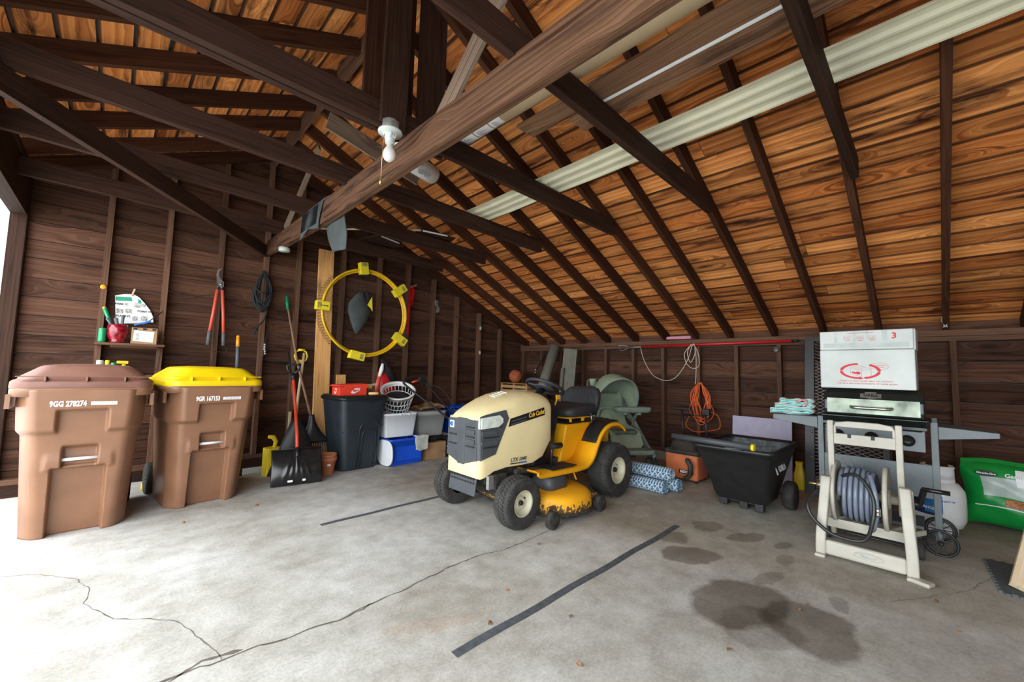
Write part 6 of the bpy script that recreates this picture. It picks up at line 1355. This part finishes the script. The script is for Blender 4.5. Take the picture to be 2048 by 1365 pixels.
b.tube(bez([(.02, -.02, -.30), (.06, -.02, -.42), (.03, -.02, -.55), (-.02, -.02, -.62), (-.06, -.02, -.72)]), .010, 6); b.tube(bez([(-.07, -.03, -.18), (.0, -.05, -.23), (.06, -.04, -.20)]), .011, 6)
o = b.build('black_rope', 'rope_black'); tag(o, 'bundled black rope hanging on the stud right of the loppers', 'rope'); place(o, (1.20, 5.56, 2.28))
t = thing('beaded_strap', 'short black and white beaded strap hanging below the black rope', 'strap', (1.275, 5.575, 1.53))
b = MB(); b.tube(bez([(.01, 0, .04), (0, 0, -.02), (-.004, 0, -.12), (.004, 0, -.18), (-.015, 0, -.23)]), .006, 6); b.build('cord', 'rope_black', t)
b = MB()
for k in range(5): b.lathe([(0, -.011), (.011, -.009), (.011, .009), (0, .011)], 8, c=(-.004+.002*(k > 2)*k, 0, -.085-.027*k))
b.build('beads', 'porcelain', t)
b = MB(); b.lathe([(0, 0), (.022, 0), (.024, .004), (.012, .010), (0, .010)], 18, R=RX(PI/2)); o = b.build('orange_reflector', 'tool_orange'); tag(o, 'small round orange disc on the stud above the shelf', 'disc'); place(o, (-.135, 5.598, 1.92))
b = MB(); b.tube(bez([(.0, 0, -.34), (.03, 0, -.06), (.05, 0, .0), (.035, 0, .035), (.01, 0, .02), (.02, 0, -.01), (.12, 0, -.04), (.35, 0, -.09), (.56, 0, -.115), (.60, 0, -.09), (.585, 0, -.07)], 6), .0022, 5); o = b.build('bent_wire', 'dark_steel'); tag(o, 'thin bent wire hanging between shelf and loppers', 'wire'); place(o, (.30, 5.585, 1.45))
# labels on studs
b = MB(); b.box((0, 0, 0), (.040, .0015, .055)); b.box((0, 0, -.44), (.038, .0015, .055)); o = b.build('paper_label', 'paper_white'); tag(o, 'white and green stickers on a gable stud near the corner', 'sticker'); place(o, (4.64, 5.597, 1.955)); b = MB(); b.box((0, 0, .045), (.042, .0016, .035)); b.build('green_band', 'green_plastic', o)
b = MB(); b.box((0, 0, 0), (.16, .02, .028)); b.box((.06, -.012, .0), (.03, .02, .04)); o = b.build('wood_block', 'stud_wood'); tag(o, 'small wooden catch nailed across a gable stud', 'block'); place(o, (4.15, 5.585, 2.10))
b = MB(); b.grid(lambda u, v: ((u-.5)*.07+.02*math.sin(5*v), -.012*math.sin(PI*u)-.01*math.sin(7*v), (v-.5)*.20), 6, 8); o = b.build('plastic_scrap', 'clear_film'); tag(o, 'scrap of clear plastic caught on a gable stud', 'plastic'); place(o, (3.70, 5.58, 2.22))
# shelf between the first studs
b = MB(); b.rv = .6; b.box((.095, 5.52, 1.365), (.50, .22, .022)); b.box((.12, 5.50, 1.345), (.34, .06, .02)); o = b.build('wall_shelf', 'stud_wood'); tag(o, 'small dark board shelf nailed between two studs of the gable wall', 'shelf')
b = MB(); b.rv = .3; b.box((.095, 5.53, 1.06), (.45, .24, .022)); o = b.build('wall_shelf', 'stud_wood'); tag(o, 'lower board shelf just above the brown bin lid', 'shelf')
t = thing('glazed_pot', 'glossy mottled red pot full of garden tool handles on the shelf', 'pot', (-.005, 5.49, 1.377))
b = MB(); b.lathe([(0, 0), (.055, 0), (.058, .012), (.050, .022), (.066, .05), (.077, .09), (.078, .13), (.070, .175), (.064, .178), (.068, .13), (.060, .06), (.03, .03), (0, .03)], 30); b.build('pot', 'red_glaze', t)
def stick(nm, lab, cat, p0, p1, r, m, tipm=None, grp=None):
    b = MB(); b.tube([p0, p1], [r*.7, r], 10); b.ball(p1, r, 8, 6); o = b.build(nm, m); tag(o, lab, cat, grp)
    if tipm: b = MB(); b.ball(tuple(Vector(p1)+(Vector(p1)-Vector(p0)).normalized()*r*.4), r*.92, 10, 6); b.build('end_cap', tipm, o)
stick('garden_trowel', 'green trowel handle with orange tip leaning out of the red pot', 'trowel', (-.045, 5.51, 1.52), (-.11, 5.50, 1.70), .017, 'green_plastic', 'tool_orange')
stick('hand_fork', 'thin grey handle leaning left out of the red pot below the green one', 'fork', (-.035, 5.455, 1.52), (-.085, 5.44, 1.60), .011, 'grip_grey')
stick('hand_rake', 'short thick slate handle standing in the middle of the red pot', 'rake', (0, 5.48, 1.48), (-.025, 5.46, 1.605), .016, 'grip_grey')
stick('pruning_knife', 'slate handle standing at the right side of the red pot', 'knife', (.02, 5.48, 1.48), (.022, 5.46, 1.635), .013, 'grip_grey')
b = MB(); b.lathe([(0, 0), (.026, 0), (.028, .01), (.028, .125), (.022, .135), (0, .137)], 18); o = b.build('spray_can', 'green_plastic'); tag(o, 'small green can at the left end of the shelf beside the red pot', 'can'); place(o, (-.108, 5.47, 1.377))
t = thing('shipping_carton', 'small brown carton with a white address label on the shelf', 'box', (.187, 5.50, 1.377))
b = MB(); b.box((0, 0, .08), (.19, .13, .16)); b.build('carton', 'cardboard', t, bevel=.002)
b = MB(); b.box((-.005, -.0665, .075), (.15, .002, .105), RY(.06)); sl = b.build('address_label', 'paper_white', t)
b = MB()
for k in range(6): b.box((-.05, -.0682, .04+.012*k), (.024, .001, .006))
for k in range(3): b.box((.01, -.0682, .06+.018*k), (.05, .001, .002))
b.build('label_print', 'grey_ink', sl)
b = MB(); 
for x in (-.07, .0, .07): b.box((x, -.0665, .147), (.028, .002, .018))
b.build('dark_tabs', 'black_ink', t)
t = thing('hand_trowel', 'bright blue hand tool with a thin black stem lying on the small carton', 'trowel', (.165, 5.46, 1.56))
b = MB(); b.beam((-.06, 0, .0), (.05, 0, .045), .03, .016); b.beam((.0, -.004, .02), (.06, 0, .05), .04, .02); b.build('blade', 'blue_ink', t, bevel=.004); b = MB(); b.tube([(.04, 0, .04), (.145, .02, .16)], .005, 6); b.build('stem', 'black_plastic', t)
t = thing('flyer', 'curled white and green waste collection flyer pinned to the gable wall', 'poster', (.09, 5.655, 1.74))
FL = [(-.14, .115), (-.07, .14), (.0, .145), (.04, .12), (.085, .065), (.13, .0), (.155, -.06), (.165, -.125), (.02, -.15), (-.115, -.165)]
b = MB(); b.prism(FL, .002, T(0, 0, 0) @ Matrix.Rotation(PI/2, 4, 'X')); b.build('sheet', 'paper_white', t)
b = MB(); b.prism([(-.137, .105), (-.02, .115), (-.01, .075), (-.133, .065)], .001, T(0, -.0022, 0) @ Matrix.Rotation(PI/2, 4, 'X')); b.prism([(.03, .105), (.055, .09), (.06, .06), (.035, .06)], .001, T(0, -.0022, 0) @ Matrix.Rotation(PI/2, 4, 'X')); b.build('green_band', 'green_ink', t)
for s_, x, z in (('PARK IT.', -.085, .035), ('POINT IT.', .09, -.022), ('PLACE IT.', -.065, -.085)): text(s_, .026, 'black_ink', t, (x, -.003, z), (PI/2, 0, 0), bold=.0008)
for x, z, w_, h in ((-.095, -.035, .05, .045), (-.03, -.03, .05, .045), (.03, .035, .05, .045), (.075, .04, .035, .03), (.02, -.10, .04, .045), (.09, -.095, .05, .05)):
    b = MB(); b.box((x, -.003, z), (w_, .001, h)); b.build('photo', 'photo_print', t)
b = MB(); b.box((-.01, -.008, .165), (.014, .010, .075), RY(.25)); o = b.build('clothes_peg', 'pale_wood'); tag(o, 'wooden clothes peg holding the flyer', 'peg'); o.location = (.09, 5.655, 1.74)
t = thing('spray_bottle', 'yellow trigger spray bottle on the lower shelf above the brown lid', 'bottle', (.06, 5.50, 1.072))
b = MB(); b.loft([ring(.03*s, .022*s, .012, z) for z, s in ((0, 1), (.07, 1), (.09, .5), (.10, .45))]); b.build('bottle', 'tool_yellow', t); b = MB(); b.box((-.01, 0, .118), (.085, .024, .03)); b.build('trigger_head', 'tool_yellow', t, bevel=.006)
for x, r, m, lab, h in ((-.105, .026, 'porcelain', 'white topped jar at the left end of the lower shelf', .135), (-.055, .018, 'tool_yellow', 'narrow yellow bottle between two jars on the lower shelf', .135), (-.012, .022, 'green_plastic', 'green lidded jar on the lower shelf', .115)):
    b = MB(); b.lathe([(0, 0), (r, 0), (r, h-.01), (r*.8, h), (0, h)], 16); o = b.build('jar', m); tag(o, lab, 'jar', 'jars on the lower shelf'); place(o, (x, 5.47, 1.072))
b = MB(); b.loft([ring(.06*s, .05*s, .02, z) for z, s in ((0, 1), (.05, .95), (.08, .6))]); b.tube([(-.04, 0, .07), (0, -.01, .10), (.05, 0, .07)], .012, 6); o = b.build('yellow_sprinkler', 'tool_yellow'); tag(o, 'small yellow garden gadget on the floor between the two wheeled bins', 'sprinkler'); place(o, (.31, 5.22, 0))

# ================================================================ tape and litter on the floor
for (x0, y0, x1, y1, w_, lab) in ((1.108, 1.442, 3.31, 1.452, .046, 'long dark tape strip on the floor in front of the mower'), (1.198, 3.262, 3.0, 3.30, .043, 'dark tape strip on the floor running under the mower')):
    b = MB(); P = [Vector((x0+(x1-x0)*k/16, y0+(y1-y0)*k/16+.004*math.sin(k*1.3), .0008)) for k in range(17)]
    L_ = [(b.V(p+Vector((0, w_/2, 0))), b.V(p-Vector((0, w_/2, 0))), b.V(p+Vector((0, w_/2, .0012))), b.V(p-Vector((0, w_/2, -.0012)))) for p in P]
    for i in range(16):
        A, B = L_[i], L_[i+1]; b.F((A[3], B[3], B[2], A[2]), None, False); b.F((A[1], B[1], B[3], A[3]), None, False); b.F((A[0], A[2], B[2], B[0]), None, False)
    o = b.build('floor_tape', 'floor_tape'); tag(o, lab, 'tape')
pts = [(1.69, 1.28, 'by the far side of the long tape'), (2.02, .66, 'in the near half of the big stain'), (2.63, .52, 'in the right part of the big stain'), (2.72, .50, 'just right of its twin in the big stain'), (1.45, 1.05, 'on the near side of the long tape'), (1.27, .83, 'near the bottom middle of the floor'), (1.62, 1.66, 'left of the long tape'), (1.36, 1.5, 'at the near end of the long tape'), (3.3, .02, 'right of the big stain'), (2.2, 1.95, 'in front of the near mower wheel'), (.45, 3.95, 'in front of the two bins'), (.95, 4.05, 'before the yellow lidded bin'), (3.0, -.05, 'on the dusty floor right of the big stain')]
r2 = random.Random(11)
for k, (x, y, lab) in enumerate(pts):
    b = MB(); s = r2.uniform(.010, .018); b.grid(lambda u, v: ((u-.5)*2*s, (v-.5)*s*1.1*math.sin(PI*min(.98, max(.02, u)))+.002*math.sin(9*u), .002+.006*math.sin(PI*u)*(v-.3)**2*4), 6, 4)
    o = b.build('dry_leaf', 'leaf_brown', solid=.0008); tag(o, 'tiny dry brown leaf scrap '+lab, 'leaf', 'dry leaf scraps on the floor'); place(o, (x, y, .0015), (0, 0, r2.uniform(0, 6)))
